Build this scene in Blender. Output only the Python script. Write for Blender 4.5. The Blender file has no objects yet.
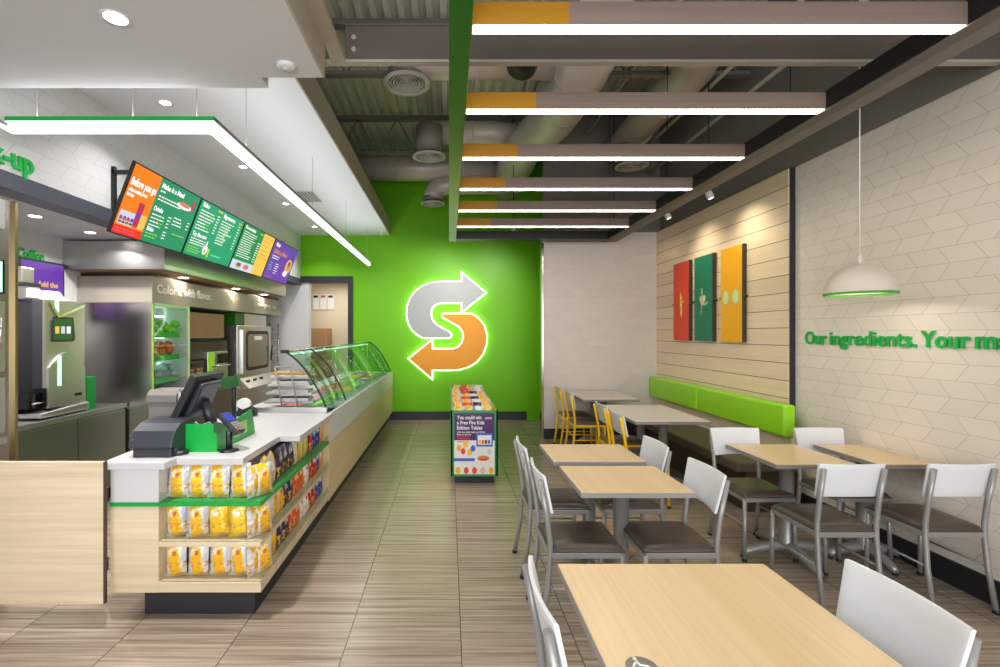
import bpy, bmesh, math, random
from mathutils import Vector, Matrix
random.seed(7)
SC = bpy.context.scene
COL = SC.collection
PI = math.pi

# ---------------------------------------------------------------- camera, world, light, exposure
F = 475.0                      # focal length in pixels of the 1000 px wide frame
cam_d = bpy.data.cameras.new('camera')
cam = bpy.data.objects.new('camera', cam_d); COL.objects.link(cam)
cam_d.sensor_fit = 'HORIZONTAL'; cam_d.sensor_width = 36
cam_d.lens = 36 * F / 1000
cam_d.shift_x = 0.051
cam.location = (0, 0, 1.6); cam.rotation_euler = (PI / 2, 0, 0)
cam_d.clip_start = 0.05
SC.camera = cam

w = bpy.data.worlds.new('world'); SC.world = w; w.use_nodes = True
w.node_tree.nodes['Background'].inputs[0].default_value = (0.86, 0.93, 1.0, 1)
w.node_tree.nodes['Background'].inputs[1].default_value = 1.0

vs = SC.view_settings
SC.display_settings.display_device = 'sRGB'
vs.view_transform = 'Standard'; vs.look = 'None'; vs.gamma = 1; vs.use_curve_mapping = False
vs.exposure = 0.2
SC.cycles.use_denoising = True
SC.cycles.max_bounces = 8; SC.cycles.diffuse_bounces = 6; SC.cycles.glossy_bounces = 4
SC.cycles.transmission_bounces = 4; SC.cycles.transparent_max_bounces = 10
SC.cycles.sample_clamp_indirect = 6.0
SC.cycles.caustics_reflective = False; SC.cycles.caustics_refractive = False

def area(name, loc, sx, sy, power, color=(1, 1, 1), rot=(0, 0, 0), parent=None, disk=False, spread=PI):
    d = bpy.data.lights.new(name, 'AREA'); d.energy = power; d.color = color
    d.shape = 'DISK' if disk else 'RECTANGLE'; d.size = sx; d.spread = spread
    if not disk: d.size_y = sy
    o = bpy.data.objects.new(name, d); COL.objects.link(o)
    o.location = loc; o.rotation_euler = rot
    if parent:
        o.parent = parent
    return o

# daylight coming through the storefront glazing behind the photographer
area('storefront_daylight', (0.2, -2.9, 1.7), 5.6, 2.4, 230, (0.93, 0.97, 1.0), (PI / 2, 0, 0))

# ---------------------------------------------------------------- helpers
def lin(c):
    c = c / 255.0
    return c / 12.92 if c <= 0.04045 else ((c + 0.055) / 1.055) ** 2.4
def rgb(r, g, b): return (lin(r), lin(g), lin(b), 1)

MATS = {}
def nodes_of(m):
    m.use_nodes = True
    nt = m.node_tree
    return nt, nt.nodes, nt.links, nt.nodes['Principled BSDF']
def mat(name, c, rough=0.5, metal=0.0, vary=0.04, scale=9.0, spec=0.5, bump=0.0, emit=None, estr=0.0, stretch=None, coat=0.0):
    """plain surface with a little procedural mottling"""
    m = bpy.data.materials.new(name); MATS[name] = m
    nt, N, L, p = nodes_of(m)
    col = rgb(*c)
    tc = N.new('ShaderNodeTexCoord'); nz = N.new('ShaderNodeTexNoise'); nz.inputs['Scale'].default_value = scale
    nz.inputs['Detail'].default_value = 3
    src = tc.outputs['Object']
    if stretch:
        mp = N.new('ShaderNodeMapping'); mp.inputs['Scale'].default_value = stretch
        L.new(src, mp.inputs[0]); src = mp.outputs[0]
    L.new(src, nz.inputs['Vector'])
    mx = N.new('ShaderNodeMix'); mx.data_type = 'RGBA'
    mx.inputs[6].default_value = tuple(v * (1 - vary) for v in col[:3]) + (1,)
    mx.inputs[7].default_value = tuple(min(1, v * (1 + vary)) for v in col[:3]) + (1,)
    L.new(nz.outputs['Fac'], mx.inputs[0]); L.new(mx.outputs[2], p.inputs['Base Color'])
    p.inputs['Roughness'].default_value = rough; p.inputs['Metallic'].default_value = metal
    p.inputs['Specular IOR Level'].default_value = spec
    p.inputs['Coat Weight'].default_value = coat
    if bump:
        b = N.new('ShaderNodeBump'); b.inputs['Strength'].default_value = bump; b.inputs['Distance'].default_value = 0.01
        L.new(nz.outputs['Fac'], b.inputs['Height']); L.new(b.outputs[0], p.inputs['Normal'])
    if emit:
        p.inputs['Emission Color'].default_value = rgb(*emit); p.inputs['Emission Strength'].default_value = estr
    return m

def math_node(N, L, op, a, b=None, c=None):
    n = N.new('ShaderNodeMath'); n.operation = op
    for i, v in enumerate((a, b, c)):
        if v is None: continue
        if isinstance(v, (int, float)): n.inputs[i].default_value = v
        else: L.new(v, n.inputs[i])
    return n.outputs[0]

def wood(name, c1, c2, rough=0.4, axis='X', scale=1.0, fine=60.0, board=None, spec=0.5):
    """laminate with long grain along axis; board=(axis, pitch) adds groove lines"""
    m = bpy.data.materials.new(name); MATS[name] = m
    nt, N, L, p = nodes_of(m)
    g = N.new('ShaderNodeNewGeometry')
    mp = N.new('ShaderNodeMapping')
    s = [fine * scale] * 3
    s['XYZ'.index(axis)] = 1.3 * scale
    mp.inputs['Scale'].default_value = s
    L.new(g.outputs['Position'], mp.inputs[0])
    nz = N.new('ShaderNodeTexNoise'); nz.inputs['Scale'].default_value = 1; nz.inputs['Detail'].default_value = 4
    nz.inputs['Distortion'].default_value = 0.5
    L.new(mp.outputs[0], nz.inputs['Vector'])
    mp2 = N.new('ShaderNodeMapping'); s2 = [7 * scale] * 3; s2['XYZ'.index(axis)] = 0.7 * scale
    mp2.inputs['Scale'].default_value = s2; L.new(g.outputs['Position'], mp2.inputs[0])
    nz2 = N.new('ShaderNodeTexNoise'); nz2.inputs['Scale'].default_value = 1; nz2.inputs['Detail'].default_value = 2
    L.new(mp2.outputs[0], nz2.inputs['Vector'])
    av = math_node(N, L, 'MULTIPLY_ADD', nz.outputs['Fac'], 0.55, math_node(N, L, 'MULTIPLY', nz2.outputs['Fac'], 0.45))
    cr = N.new('ShaderNodeValToRGB')
    cr.color_ramp.elements[0].position = 0.35; cr.color_ramp.elements[0].color = rgb(*c1)
    cr.color_ramp.elements[1].position = 0.65; cr.color_ramp.elements[1].color = rgb(*c2)
    L.new(av, cr.inputs[0])
    out = cr.outputs[0]
    if board:
        sp = N.new('ShaderNodeSeparateXYZ'); L.new(g.outputs['Position'], sp.inputs[0])
        v = sp.outputs['XYZ'.index(board[0])]
        fr = math_node(N, L, 'FRACT', math_node(N, L, 'DIVIDE', v, board[1]))
        ln = math_node(N, L, 'LESS_THAN', fr, 0.006 / board[1])
        idx = math_node(N, L, 'FLOOR', math_node(N, L, 'DIVIDE', v, board[1]))
        wn = N.new('ShaderNodeTexWhiteNoise'); wn.noise_dimensions = '1D'; L.new(idx, wn.inputs['W'])
        br = math_node(N, L, 'MULTIPLY_ADD', wn.outputs['Value'], 0.14, 0.93)
        vm = N.new('ShaderNodeVectorMath'); vm.operation = 'SCALE'; L.new(out, vm.inputs[0]); L.new(br, vm.inputs['Scale'])
        mx = N.new('ShaderNodeMix'); mx.data_type = 'RGBA'; mx.inputs[7].default_value = rgb(95, 75, 52)
        L.new(ln, mx.inputs[0]); L.new(vm.outputs[0], mx.inputs[6]); out = mx.outputs[2]
        bp = N.new('ShaderNodeBump'); bp.inputs['Distance'].default_value = 0.004; bp.invert = True
        L.new(ln, bp.inputs['Height']); L.new(bp.outputs[0], p.inputs['Normal'])
    L.new(out, p.inputs['Base Color'])
    p.inputs['Roughness'].default_value = rough; p.inputs['Specular IOR Level'].default_value = spec
    return m

def tile_wall(name, c, axis, rough=0.3, grout=(150, 144, 138)):
    """zigzag parallelogram tiles; axis = world axis that runs along the wall"""
    m = bpy.data.materials.new(name); MATS[name] = m
    nt, N, L, p = nodes_of(m)
    g = N.new('ShaderNodeNewGeometry'); sp = N.new('ShaderNodeSeparateXYZ'); L.new(g.outputs['Position'], sp.inputs[0])
    u = sp.outputs['XYZ'.index(axis)]; z = sp.outputs[2]
    rh, LL, amp, t = 0.108, 0.215, 0.08, 0.0035
    tri = math_node(N, L, 'PINGPONG', z, rh)
    uu = math_node(N, L, 'MULTIPLY_ADD', tri, amp / rh, u)
    par = math_node(N, L, 'FLOOR', math_node(N, L, 'DIVIDE', z, 2 * rh))
    uu = math_node(N, L, 'MULTIPLY_ADD', par, LL * 0.5, uu)
    l1 = math_node(N, L, 'LESS_THAN', math_node(N, L, 'FRACT', math_node(N, L, 'DIVIDE', uu, LL)), t * 1.2 / LL)
    l2 = math_node(N, L, 'LESS_THAN', math_node(N, L, 'FRACT', math_node(N, L, 'DIVIDE', z, rh)), t * 0.8 / rh)
    ln = math_node(N, L, 'MAXIMUM', l1, l2)
    cell = math_node(N, L, 'ADD', math_node(N, L, 'FLOOR', math_node(N, L, 'DIVIDE', uu, LL)),
                     math_node(N, L, 'MULTIPLY', math_node(N, L, 'FLOOR', math_node(N, L, 'DIVIDE', z, rh)), 17.3))
    wn = N.new('ShaderNodeTexWhiteNoise'); wn.noise_dimensions = '1D'; L.new(cell, wn.inputs['W'])
    br = math_node(N, L, 'MULTIPLY_ADD', wn.outputs['Value'], 0.05, 0.97)
    col = N.new('ShaderNodeRGB'); col.outputs[0].default_value = rgb(*c)
    vm = N.new('ShaderNodeVectorMath'); vm.operation = 'SCALE'; L.new(col.outputs[0], vm.inputs[0]); L.new(br, vm.inputs['Scale'])
    mx = N.new('ShaderNodeMix'); mx.data_type = 'RGBA'; mx.inputs[7].default_value = rgb(*grout)
    L.new(ln, mx.inputs[0]); L.new(vm.outputs[0], mx.inputs[6]); L.new(mx.outputs[2], p.inputs['Base Color'])
    bp = N.new('ShaderNodeBump'); bp.inputs['Distance'].default_value = 0.003; bp.invert = True; bp.inputs['Strength'].default_value = 0.4
    L.new(ln, bp.inputs['Height']); L.new(bp.outputs[0], p.inputs['Normal'])
    p.inputs['Roughness'].default_value = rough
    return m

def floor_mat():
    m = bpy.data.materials.new('floor_tile'); MATS['floor_tile'] = m
    nt, N, L, p = nodes_of(m)
    g = N.new('ShaderNodeNewGeometry'); sp = N.new('ShaderNodeSeparateXYZ'); L.new(g.outputs['Position'], sp.inputs[0])
    x, y = sp.outputs[0], sp.outputs[1]
    TX, TY = 0.592, 0.592
    xo = math_node(N, L, 'ADD', x, 20 * TX - 0.06); yo = math_node(N, L, 'ADD', y, 20 * TY - 0.35)
    fx = math_node(N, L, 'FRACT', math_node(N, L, 'DIVIDE', xo, TX)); fy = math_node(N, L, 'FRACT', math_node(N, L, 'DIVIDE', yo, TY))
    j1 = math_node(N, L, 'LESS_THAN', fx, 0.005 / TX); j2 = math_node(N, L, 'LESS_THAN', fy, 0.004 / TY)
    jn = math_node(N, L, 'MAXIMUM', j1, j2)
    ix = math_node(N, L, 'FLOOR', math_node(N, L, 'DIVIDE', xo, TX)); iy = math_node(N, L, 'FLOOR', math_node(N, L, 'DIVIDE', yo, TY))
    idx = math_node(N, L, 'MULTIPLY_ADD', ix, 37.7, iy)
    wn = N.new('ShaderNodeTexWhiteNoise'); wn.noise_dimensions = '1D'; L.new(idx, wn.inputs['W'])
    cb = N.new('ShaderNodeCombineXYZ')
    L.new(math_node(N, L, 'MULTIPLY', x, 1.1), cb.inputs[0])
    L.new(math_node(N, L, 'MULTIPLY_ADD', wn.outputs['Value'], 9.0, math_node(N, L, 'MULTIPLY', y, 58.0)), cb.inputs[1])
    L.new(math_node(N, L, 'MULTIPLY', wn.outputs['Value'], 40.0), cb.inputs[2])
    nz = N.new('ShaderNodeTexNoise'); nz.inputs['Scale'].default_value = 1; nz.inputs['Detail'].default_value = 5
    nz.inputs['Roughness'].default_value = 0.6; nz.inputs['Distortion'].default_value = 0.2
    L.new(cb.outputs[0], nz.inputs['Vector'])
    cr = N.new('ShaderNodeValToRGB'); e = cr.color_ramp.elements
    e[0].position = 0.28; e[0].color = rgb(108, 93, 80); e[1].position = 0.75; e[1].color = rgb(184, 168, 152)
    k = e.new(0.45); k.color = rgb(146, 130, 114); k = e.new(0.56); k.color = rgb(161, 145, 129)
    L.new(nz.outputs['Fac'], cr.inputs[0])
    br = math_node(N, L, 'MULTIPLY_ADD', wn.outputs['Value'], 0.10, 0.93)
    vm = N.new('ShaderNodeVectorMath'); vm.operation = 'SCALE'; L.new(cr.outputs[0], vm.inputs[0]); L.new(br, vm.inputs['Scale'])
    mx = N.new('ShaderNodeMix'); mx.data_type = 'RGBA'; mx.inputs[7].default_value = rgb(80, 68, 58)
    L.new(jn, mx.inputs[0]); L.new(vm.outputs[0], mx.inputs[6]); L.new(mx.outputs[2], p.inputs['Base Color'])
    L.new(math_node(N, L, 'MULTIPLY_ADD', nz.outputs['Fac'], 0.10, 0.18), p.inputs['Roughness'])
    bp = N.new('ShaderNodeBump'); bp.inputs['Distance'].default_value = 0.002; bp.inputs['Strength'].default_value = 0.3
    L.new(math_node(N, L, 'SUBTRACT', nz.outputs['Fac'], jn), bp.inputs['Height']); L.new(bp.outputs[0], p.inputs['Normal'])
    p.inputs['Specular IOR Level'].default_value = 0.55
    return m

def steel(name, c, rough=0.25, axis='Z'):
    m = bpy.data.materials.new(name); MATS[name] = m
    nt, N, L, p = nodes_of(m)
    tc = N.new('ShaderNodeTexCoord'); mp = N.new('ShaderNodeMapping')
    s = [1.0, 1.0, 1.0]; s['XYZ'.index(axis)] = 9.0
    mp.inputs['Scale'].default_value = s
    L.new(tc.outputs['Object'], mp.inputs[0])
    nz = N.new('ShaderNodeTexNoise'); nz.inputs['Scale'].default_value = 1; nz.inputs['Detail'].default_value = 2
    L.new(mp.outputs[0], nz.inputs['Vector'])
    p.inputs['Base Color'].default_value = rgb(*c); p.inputs['Metallic'].default_value = 1.0
    L.new(math_node(N, L, 'MULTIPLY_ADD', nz.outputs['Fac'], 0.015, rough), p.inputs['Roughness'])
    return m

def glass(name, tint=(235, 250, 240), amount=0.12, edge=False):
    m = bpy.data.materials.new(name); MATS[name] = m
    m.use_nodes = True; nt = m.node_tree; N = nt.nodes; L = nt.links
    for n in list(N): N.remove(n)
    o = N.new('ShaderNodeOutputMaterial'); t = N.new('ShaderNodeBsdfTransparent'); t.inputs[0].default_value = rgb(*tint)
    gl = N.new('ShaderNodeBsdfGlossy'); gl.inputs['Roughness'].default_value = 0.03
    gl.inputs[0].default_value = (0.95, 1, 0.97, 1)
    fr = N.new('ShaderNodeLayerWeight'); fr.inputs[0].default_value = .5
    nz = N.new('ShaderNodeTexNoise'); nz.inputs['Scale'].default_value = 3
    f = math_node(N, L, 'ADD', math_node(N, L, 'MULTIPLY_ADD', math_node(N, L, 'POWER', fr.outputs['Facing'], 4.0), .5, .02), math_node(N, L, 'MULTIPLY', nz.outputs['Fac'], amount))
    mx = N.new('ShaderNodeMixShader'); L.new(f, mx.inputs[0]); L.new(t.outputs[0], mx.inputs[1]); L.new(gl.outputs[0], mx.inputs[2])
    L.new(mx.outputs[0], o.inputs[0])
    return m

def emissive(name, c, s, base=(240, 240, 240)):
    m = mat(name, base, rough=0.4, vary=0.01, emit=c, estr=s)
    return m

def bag_mat(name, main, side, accent, seed):
    """printed snack bag: silver or coloured edges, centre band, round emblem and a picture of crisps"""
    m = bpy.data.materials.new(name); MATS[name] = m
    nt, N, L, p = nodes_of(m)
    tc = N.new('ShaderNodeTexCoord'); sp = N.new('ShaderNodeSeparateXYZ'); L.new(tc.outputs['Object'], sp.inputs[0])
    x, z = sp.outputs[0], sp.outputs[2]
    nz = N.new('ShaderNodeTexNoise'); nz.inputs['Scale'].default_value = 34; nz.inputs['Detail'].default_value = 2
    L.new(tc.outputs['Object'], nz.inputs['Vector'])
    ax = math_node(N, L, 'ABSOLUTE', math_node(N, L, 'ADD', x, math_node(N, L, 'MULTIPLY', math_node(N, L, 'SUBTRACT', z, 0.09), 0.12)))
    band = math_node(N, L, 'LESS_THAN', ax, 0.033)
    mx = N.new('ShaderNodeMix'); mx.data_type = 'RGBA'; mx.inputs[6].default_value = rgb(*side)
    nw = N.new('ShaderNodeTexNoise'); nw.inputs['Scale'].default_value = 16; L.new(tc.outputs['Object'], nw.inputs['Vector'])
    mw = N.new('ShaderNodeMix'); mw.data_type = 'RGBA'; mw.inputs[6].default_value = rgb(*main); mw.inputs[7].default_value = rgb(*[int(v + (246 - v) * .62) for v in main])
    L.new(math_node(N, L, 'GREATER_THAN', nw.outputs['Fac'], .55), mw.inputs[0]); L.new(mw.outputs[2], mx.inputs[7])
    L.new(band, mx.inputs[0])
    # emblem
    dx = math_node(N, L, 'POWER', x, 2.0); dz = math_node(N, L, 'POWER', math_node(N, L, 'SUBTRACT', z, 0.125), 2.0)
    r = math_node(N, L, 'SQRT', math_node(N, L, 'ADD', dx, dz))
    ring = math_node(N, L, 'LESS_THAN', math_node(N, L, 'MULTIPLY_ADD', nz.outputs['Fac'], .018, r), 0.022)
    m2 = N.new('ShaderNodeMix'); m2.data_type = 'RGBA'; m2.inputs[7].default_value = rgb(*accent)
    L.new(ring, m2.inputs[0]); L.new(mx.outputs[2], m2.inputs[6])
    # picture of crisps at the bottom
    low = math_node(N, L, 'LESS_THAN', z, 0.078)
    blob = math_node(N, L, 'MULTIPLY', low, math_node(N, L, 'GREATER_THAN', nz.outputs['Fac'], 0.53))
    m3 = N.new('ShaderNodeMix'); m3.data_type = 'RGBA'; m3.inputs[7].default_value = rgb(206, 156, 88)
    L.new(blob, m3.inputs[0]); L.new(m2.outputs[2], m3.inputs[6])
    L.new(m3.outputs[2], p.inputs['Base Color'])
    p.inputs['Roughness'].default_value = 0.32; p.inputs['Metallic'].default_value = 0.15
    bp = N.new('ShaderNodeBump'); bp.inputs['Distance'].default_value = 0.014; bp.inputs['Strength'].default_value = 0.8
    nb = N.new('ShaderNodeTexNoise'); nb.inputs['Scale'].default_value = 22; L.new(tc.outputs['Object'], nb.inputs['Vector'])
    L.new(nb.outputs['Fac'], bp.inputs['Height']); L.new(bp.outputs[0], p.inputs['Normal'])
    return m

WLOC = {}
def tag(o, label=None, cat=None, group=None, kind=None):
    if label: o['label'] = label
    if cat: o['category'] = cat
    if group: o['group'] = group
    if kind: o['kind'] = kind
    return o
def thing(name, label, cat, loc=(0, 0, 0), group=None, rz=0):
    o = bpy.data.objects.new(name, None); COL.objects.link(o); o.empty_display_size = 0.1
    o.location = loc; o.rotation_euler = (0, 0, rz)
    WLOC[o] = Vector(loc)
    return tag(o, label, cat, group)

class MB:
    def __init__(s): s.v = []; s.f = []; s.mi = []; s.cur = 0; s.sm = []; s.smooth = False
    def add(s, vs, fs):
        n = len(s.v); s.v += [tuple(q) for q in vs]
        for f in fs:
            s.f.append(tuple(n + i for i in f)); s.mi.append(s.cur); s.sm.append(s.smooth)
        return s
    def m(s, i): s.cur = i; return s
    def box(s, x0, x1, y0, y1, z0, z1):
        x0, x1 = min(x0, x1), max(x0, x1); y0, y1 = min(y0, y1), max(y0, y1); z0, z1 = min(z0, z1), max(z0, z1)
        vs = [(x0, y0, z0), (x1, y0, z0), (x1, y1, z0), (x0, y1, z0), (x0, y0, z1), (x1, y0, z1), (x1, y1, z1), (x0, y1, z1)]
        return s.add(vs, [(0, 3, 2, 1), (4, 5, 6, 7), (0, 1, 5, 4), (1, 2, 6, 5), (2, 3, 7, 6), (3, 0, 4, 7)])
    def obox(s, c, ax, ay, az):
        """box from centre and three half-axis vectors"""
        c, ax, ay, az = Vector(c), Vector(ax), Vector(ay), Vector(az)
        vs = [c + i * ax + j * ay + k * az for k in (-1, 1) for (i, j) in ((-1, -1), (1, -1), (1, 1), (-1, 1))]
        return s.add(vs, [(0, 3, 2, 1), (4, 5, 6, 7), (0, 1, 5, 4), (1, 2, 6, 5), (2, 3, 7, 6), (3, 0, 4, 7)])
    def tube(s, pts, r, n=10, caps=True):
        pts = [Vector(p) for p in pts]
        rs = r if isinstance(r, (list, tuple)) else [r] * len(pts)
        rings = []; up = None
        for i, p in enumerate(pts):
            d = (pts[min(i + 1, len(pts) - 1)] - pts[max(i - 1, 0)]).normalized()
            if up is None:
                up = Vector((0, 0, 1)) if abs(d.z) < 0.9 else Vector((1, 0, 0))
            a = d.cross(up).normalized(); b = a.cross(d).normalized(); up = b
            rings.append([p + rs[i] * (math.cos(2 * PI * k / n) * a + math.sin(2 * PI * k / n) * b) for k in range(n)])
        vs = [q for ring in rings for q in ring]; fs = []
        for i in range(len(pts) - 1):
            for k in range(n):
                fs.append((i * n + k, (i + 1) * n + k, (i + 1) * n + (k + 1) % n, i * n + (k + 1) % n))
        sm = s.smooth; s.smooth = True; n0 = len(s.v); s.add(vs, fs); s.smooth = False
        if caps:
            s.f.append(tuple(n0 + k for k in range(n))); s.mi.append(s.cur); s.sm.append(False)
            s.f.append(tuple(n0 + (len(pts) - 1) * n + k for k in reversed(range(n)))); s.mi.append(s.cur); s.sm.append(False)
        s.smooth = sm
        return s
    def lathe(s, prof, c=(0, 0, 0), n=24, sx=1.0, sy=1.0):
        """prof = [(r, z)] bottom to top about the vertical through c"""
        vs = [(c[0] + r * math.cos(2 * PI * k / n) * sx, c[1] + r * math.sin(2 * PI * k / n) * sy, c[2] + z) for r, z in prof for k in range(n)]
        fs = []
        for i in range(len(prof) - 1):
            for k in range(n):
                fs.append((i * n + k, i * n + (k + 1) % n, (i + 1) * n + (k + 1) % n, (i + 1) * n + k))
        sm = s.smooth; s.smooth = True; s.add(vs, fs); s.smooth = sm
        return s
    def prism(s, pts, fn, d0, d1):
        """polygon pts (2-D) mapped by fn(u, v, d) at depths d0 and d1"""
        n = len(pts)
        vs = [fn(u, v, d0) for u, v in pts] + [fn(u, v, d1) for u, v in pts]
        fs = [tuple(range(n))[::-1], tuple(range(n, 2 * n))] + [(k, (k + 1) % n, n + (k + 1) % n, n + k) for k in range(n)]
        return s.add(vs, fs)
    def quad(s, a, b, c, d): return s.add([a, b, c, d], [(0, 1, 2, 3)])
    def grid(s, fn, nu, nv):
        vs = [fn(i / nu, j / nv) for j in range(nv + 1) for i in range(nu + 1)]
        fs = [(j * (nu + 1) + i, j * (nu + 1) + i + 1, (j + 1) * (nu + 1) + i + 1, (j + 1) * (nu + 1) + i) for j in range(nv) for i in range(nu)]
        return s.add(vs, fs)
    def build(s, name, mats, parent=None, bevel=0.0, local=False, kind=None, label=None, seg=2, solid=0.0):
        me = bpy.data.meshes.new(name)
        off = Vector((0, 0, 0)) if (parent is None or local) else WLOC.get(parent, Vector((0, 0, 0)))
        me.from_pydata([tuple(Vector(v) - off) for v in s.v], [], s.f)
        ms = mats if isinstance(mats, (list, tuple)) else [mats]
        for q in ms: me.materials.append(MATS[q] if isinstance(q, str) else q)
        for i, pl in enumerate(me.polygons):
            pl.material_index = s.mi[i]; pl.use_smooth = s.sm[i]
        bm = bmesh.new(); bm.from_mesh(me); bmesh.ops.recalc_face_normals(bm, faces=bm.faces); bm.to_mesh(me); bm.free()
        me.update()
        o = bpy.data.objects.new(name, me); COL.objects.link(o)
        WLOC[o] = off
        if parent: o.parent = parent
        if solid:
            md = o.modifiers.new('solid', 'SOLIDIFY'); md.thickness = solid; md.offset = 0
        if bevel:
            md = o.modifiers.new('bevel', 'BEVEL'); md.width = bevel; md.segments = seg; md.limit_method = 'ANGLE'; md.angle_limit = 0.7
            md.harden_normals = False
        if kind: o['kind'] = kind
        if label: o['label'] = label
        return o

def B(*a): return MB().box(*a)
KIDS = {}
def copy_tree(o, parent=None):
    c = o.copy(); COL.objects.link(c)
    if parent: c.parent = parent
    for ch in o.children: copy_tree(ch, c)
    return c

def text(name, body, size, mtx, material, depth=0.004, bold=0.0, parent=None, spacing=1.0, fitw=None, align='LEFT'):
    """lettering turned to a mesh, placed with a 4x4 matrix (x = reading direction, y = up)"""
    cu = bpy.data.curves.new(name, 'FONT'); cu.body = body; cu.size = size; cu.extrude = depth; cu.offset = bold
    cu.space_character = spacing; cu.align_x = align; cu.resolution_u = 3
    t = bpy.data.objects.new(name + '_curve', cu); COL.objects.link(t)
    dg = bpy.context.evaluated_depsgraph_get(); dg.update()
    me = bpy.data.meshes.new_from_object(t.evaluated_get(dg))
    bpy.data.objects.remove(t)
    if len(me.vertices) and fitw:
        xs = [v.co.x for v in me.vertices]; x0, x1 = min(xs), max(xs)
        k = fitw / (x1 - x0)
        for v in me.vertices: v.co.x = (v.co.x - x0) * k
    me.transform(mtx)
    if parent is not None: me.transform(Matrix.Translation(-WLOC.get(parent, Vector((0, 0, 0)))))
    me.materials.clear(); me.materials.append(MATS[material])
    for pl in me.polygons: pl.material_index = 0
    me.name = name
    o = bpy.data.objects.new(name, me); COL.objects.link(o)
    if parent is not None: o.parent = parent; WLOC[o] = WLOC.get(parent, Vector((0, 0, 0)))
    return o
def frame_mtx(origin, xdir, ydir):
    x = Vector(xdir).normalized(); y = Vector(ydir).normalized(); z = x.cross(y)
    return Matrix(((x.x, y.x, z.x, origin[0]), (x.y, y.y, z.y, origin[1]), (x.z, y.z, z.z, origin[2]), (0, 0, 0, 1)))

# ---------------------------------------------------------------- materials
floor_mat()
tile_wall('tile_right', (232, 221, 209), 'Y', grout=(188, 180, 170))
tile_wall('tile_back', (220, 208, 200), 'X', rough=0.35, grout=(200, 194, 188))
tile_wall('tile_left', (214, 214, 214), 'Y', rough=0.3, grout=(186, 184, 182))
wood('siding', (228, 204, 170), (238, 218, 186), rough=0.42, axis='Y', board=('Z', 0.165))
wood('maple_top', (216, 186, 142), (227, 201, 160), rough=0.3, axis='Y', fine=70)
wood('maple_counter', (196, 176, 146), (216, 199, 171), rough=0.4, axis='X', fine=40)
wood('maple_side', (206, 182, 138), (222, 201, 160), rough=0.4, axis='Y', fine=50)
wood('beam_wood', (120, 102, 92), (134, 114, 103), rough=0.6, axis='X', fine=40)
mat('white_top', (226, 218, 210), 0.35, vary=0.03, scale=30)
mat('gyp_white', (230, 232, 236), 0.85, vary=0.01, scale=2)
mat('gyp_grey', (206, 206, 208), 0.85, vary=0.02, scale=2)
mat('gyp_tan', (176, 164, 150), 0.8, vary=0.02, scale=2)
mat('kitchen_white', (222, 222, 224), 0.7, vary=0.01, scale=2)
mat('cream', (216, 202, 178), 0.7, vary=0.02, scale=2)
mat('lime_wall', (108, 184, 0), 0.42, spec=0.3, vary=0.02, scale=2)
mat('lime_fascia', (28, 104, 18), 0.28, vary=0.02, scale=2)
mat('lime_vinyl', (156, 224, 34), 0.32, vary=0.03, scale=6, bump=0.02)
mat('green_trim', (6, 150, 60), 0.35)
mat('green_plastic', (8, 152, 58), 0.3)
mat('sign_green', (20, 176, 72), 0.4)
mat('sign_white', (214, 214, 205), 0.5)
mat('black_trim', (34, 34, 40), 0.45)
mat('slate_trim', (76, 78, 90), 0.5)
mat('black', (20, 20, 23), 0.45)
mat('black_gloss', (16, 16, 20), 0.15)
mat('dark_plastic', (48, 50, 58), 0.32)
mat('deck_grey', (204, 206, 196), 0.7, vary=0.06, scale=3)
mat('plenum_grey', (122, 116, 110), 0.8, vary=0.04, scale=3)
mat('beam_brown', (98, 88, 81), 0.6, vary=0.05, scale=3)
mat('beam_flange', (176, 166, 154), 0.6, vary=0.05, scale=3)
mat('duct_paint', (204, 192, 184), 0.4, vary=0.04, scale=4, metal=0.2)
mat('duct_dark', (140, 132, 128), 0.5, vary=0.05, scale=4)
mat('diffuser_ring', (186, 180, 172), 0.5)
mat('orange_paint', (172, 118, 0), 0.5)
mat('frame_grey', (150, 148, 146), 0.34, metal=0.35, vary=0.03)
mat('edge_grey', (142, 138, 134), 0.45)
mat('rubber', (22, 22, 24), 0.6)
mat('seat_vinyl', (72, 62, 56), 0.3, vary=0.06, scale=8, bump=0.06)
mat('bench_vinyl', (92, 80, 66), 0.42, vary=0.06, scale=8)
mat('chair_white', (222, 224, 228), 0.35, vary=0.01)
mat('yellow_paint', (252, 196, 8), 0.35, vary=0.02)
mat('white_solid', (190, 187, 188), 0.35, vary=0.03, scale=60)
mat('white_panel', (212, 210, 212), 0.4, vary=0.01)
mat('pendant_white', (206, 194, 184), 0.4, vary=0.01)
mat('art_red', (232, 72, 38), 0.5, vary=0.02)
mat('art_green', (8, 122, 88), 0.5, vary=0.02)
mat('art_yellow', (246, 176, 10), 0.5, vary=0.02)
mat('art_edge', (60, 50, 44), 0.5)
mat('art_cream', (214, 226, 160), 0.5)
mat('art_pale', (170, 200, 120), 0.5)
mat('art_gold', (250, 190, 70), 0.5)
mat('art_pink', (226, 186, 172), 0.5)
mat('logo_grey', (168, 170, 172), 0.45, vary=0.01)
mat('logo_orange', (232, 150, 0), 0.45, vary=0.01)
mat('bread', (196, 146, 84), 0.7, vary=0.2, scale=20)
mat('cardboard', (178, 138, 98), 0.8, vary=0.05)
mat('tan_wall', (166, 128, 92), 0.6, vary=0.06)
mat('brown_dark', (70, 52, 42), 0.5)
mat('paper', (232, 230, 226), 0.7)
mat('paper_red', (196, 70, 60), 0.7)
mat('blue_print', (60, 100, 190), 0.5)
mat('purple_print', (70, 30, 96), 0.45)
mat('lettuce', (120, 205, 60), 0.5, vary=0.4, scale=30)
mat('tomato', (226, 70, 52), 0.35, vary=0.3, scale=30)
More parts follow.
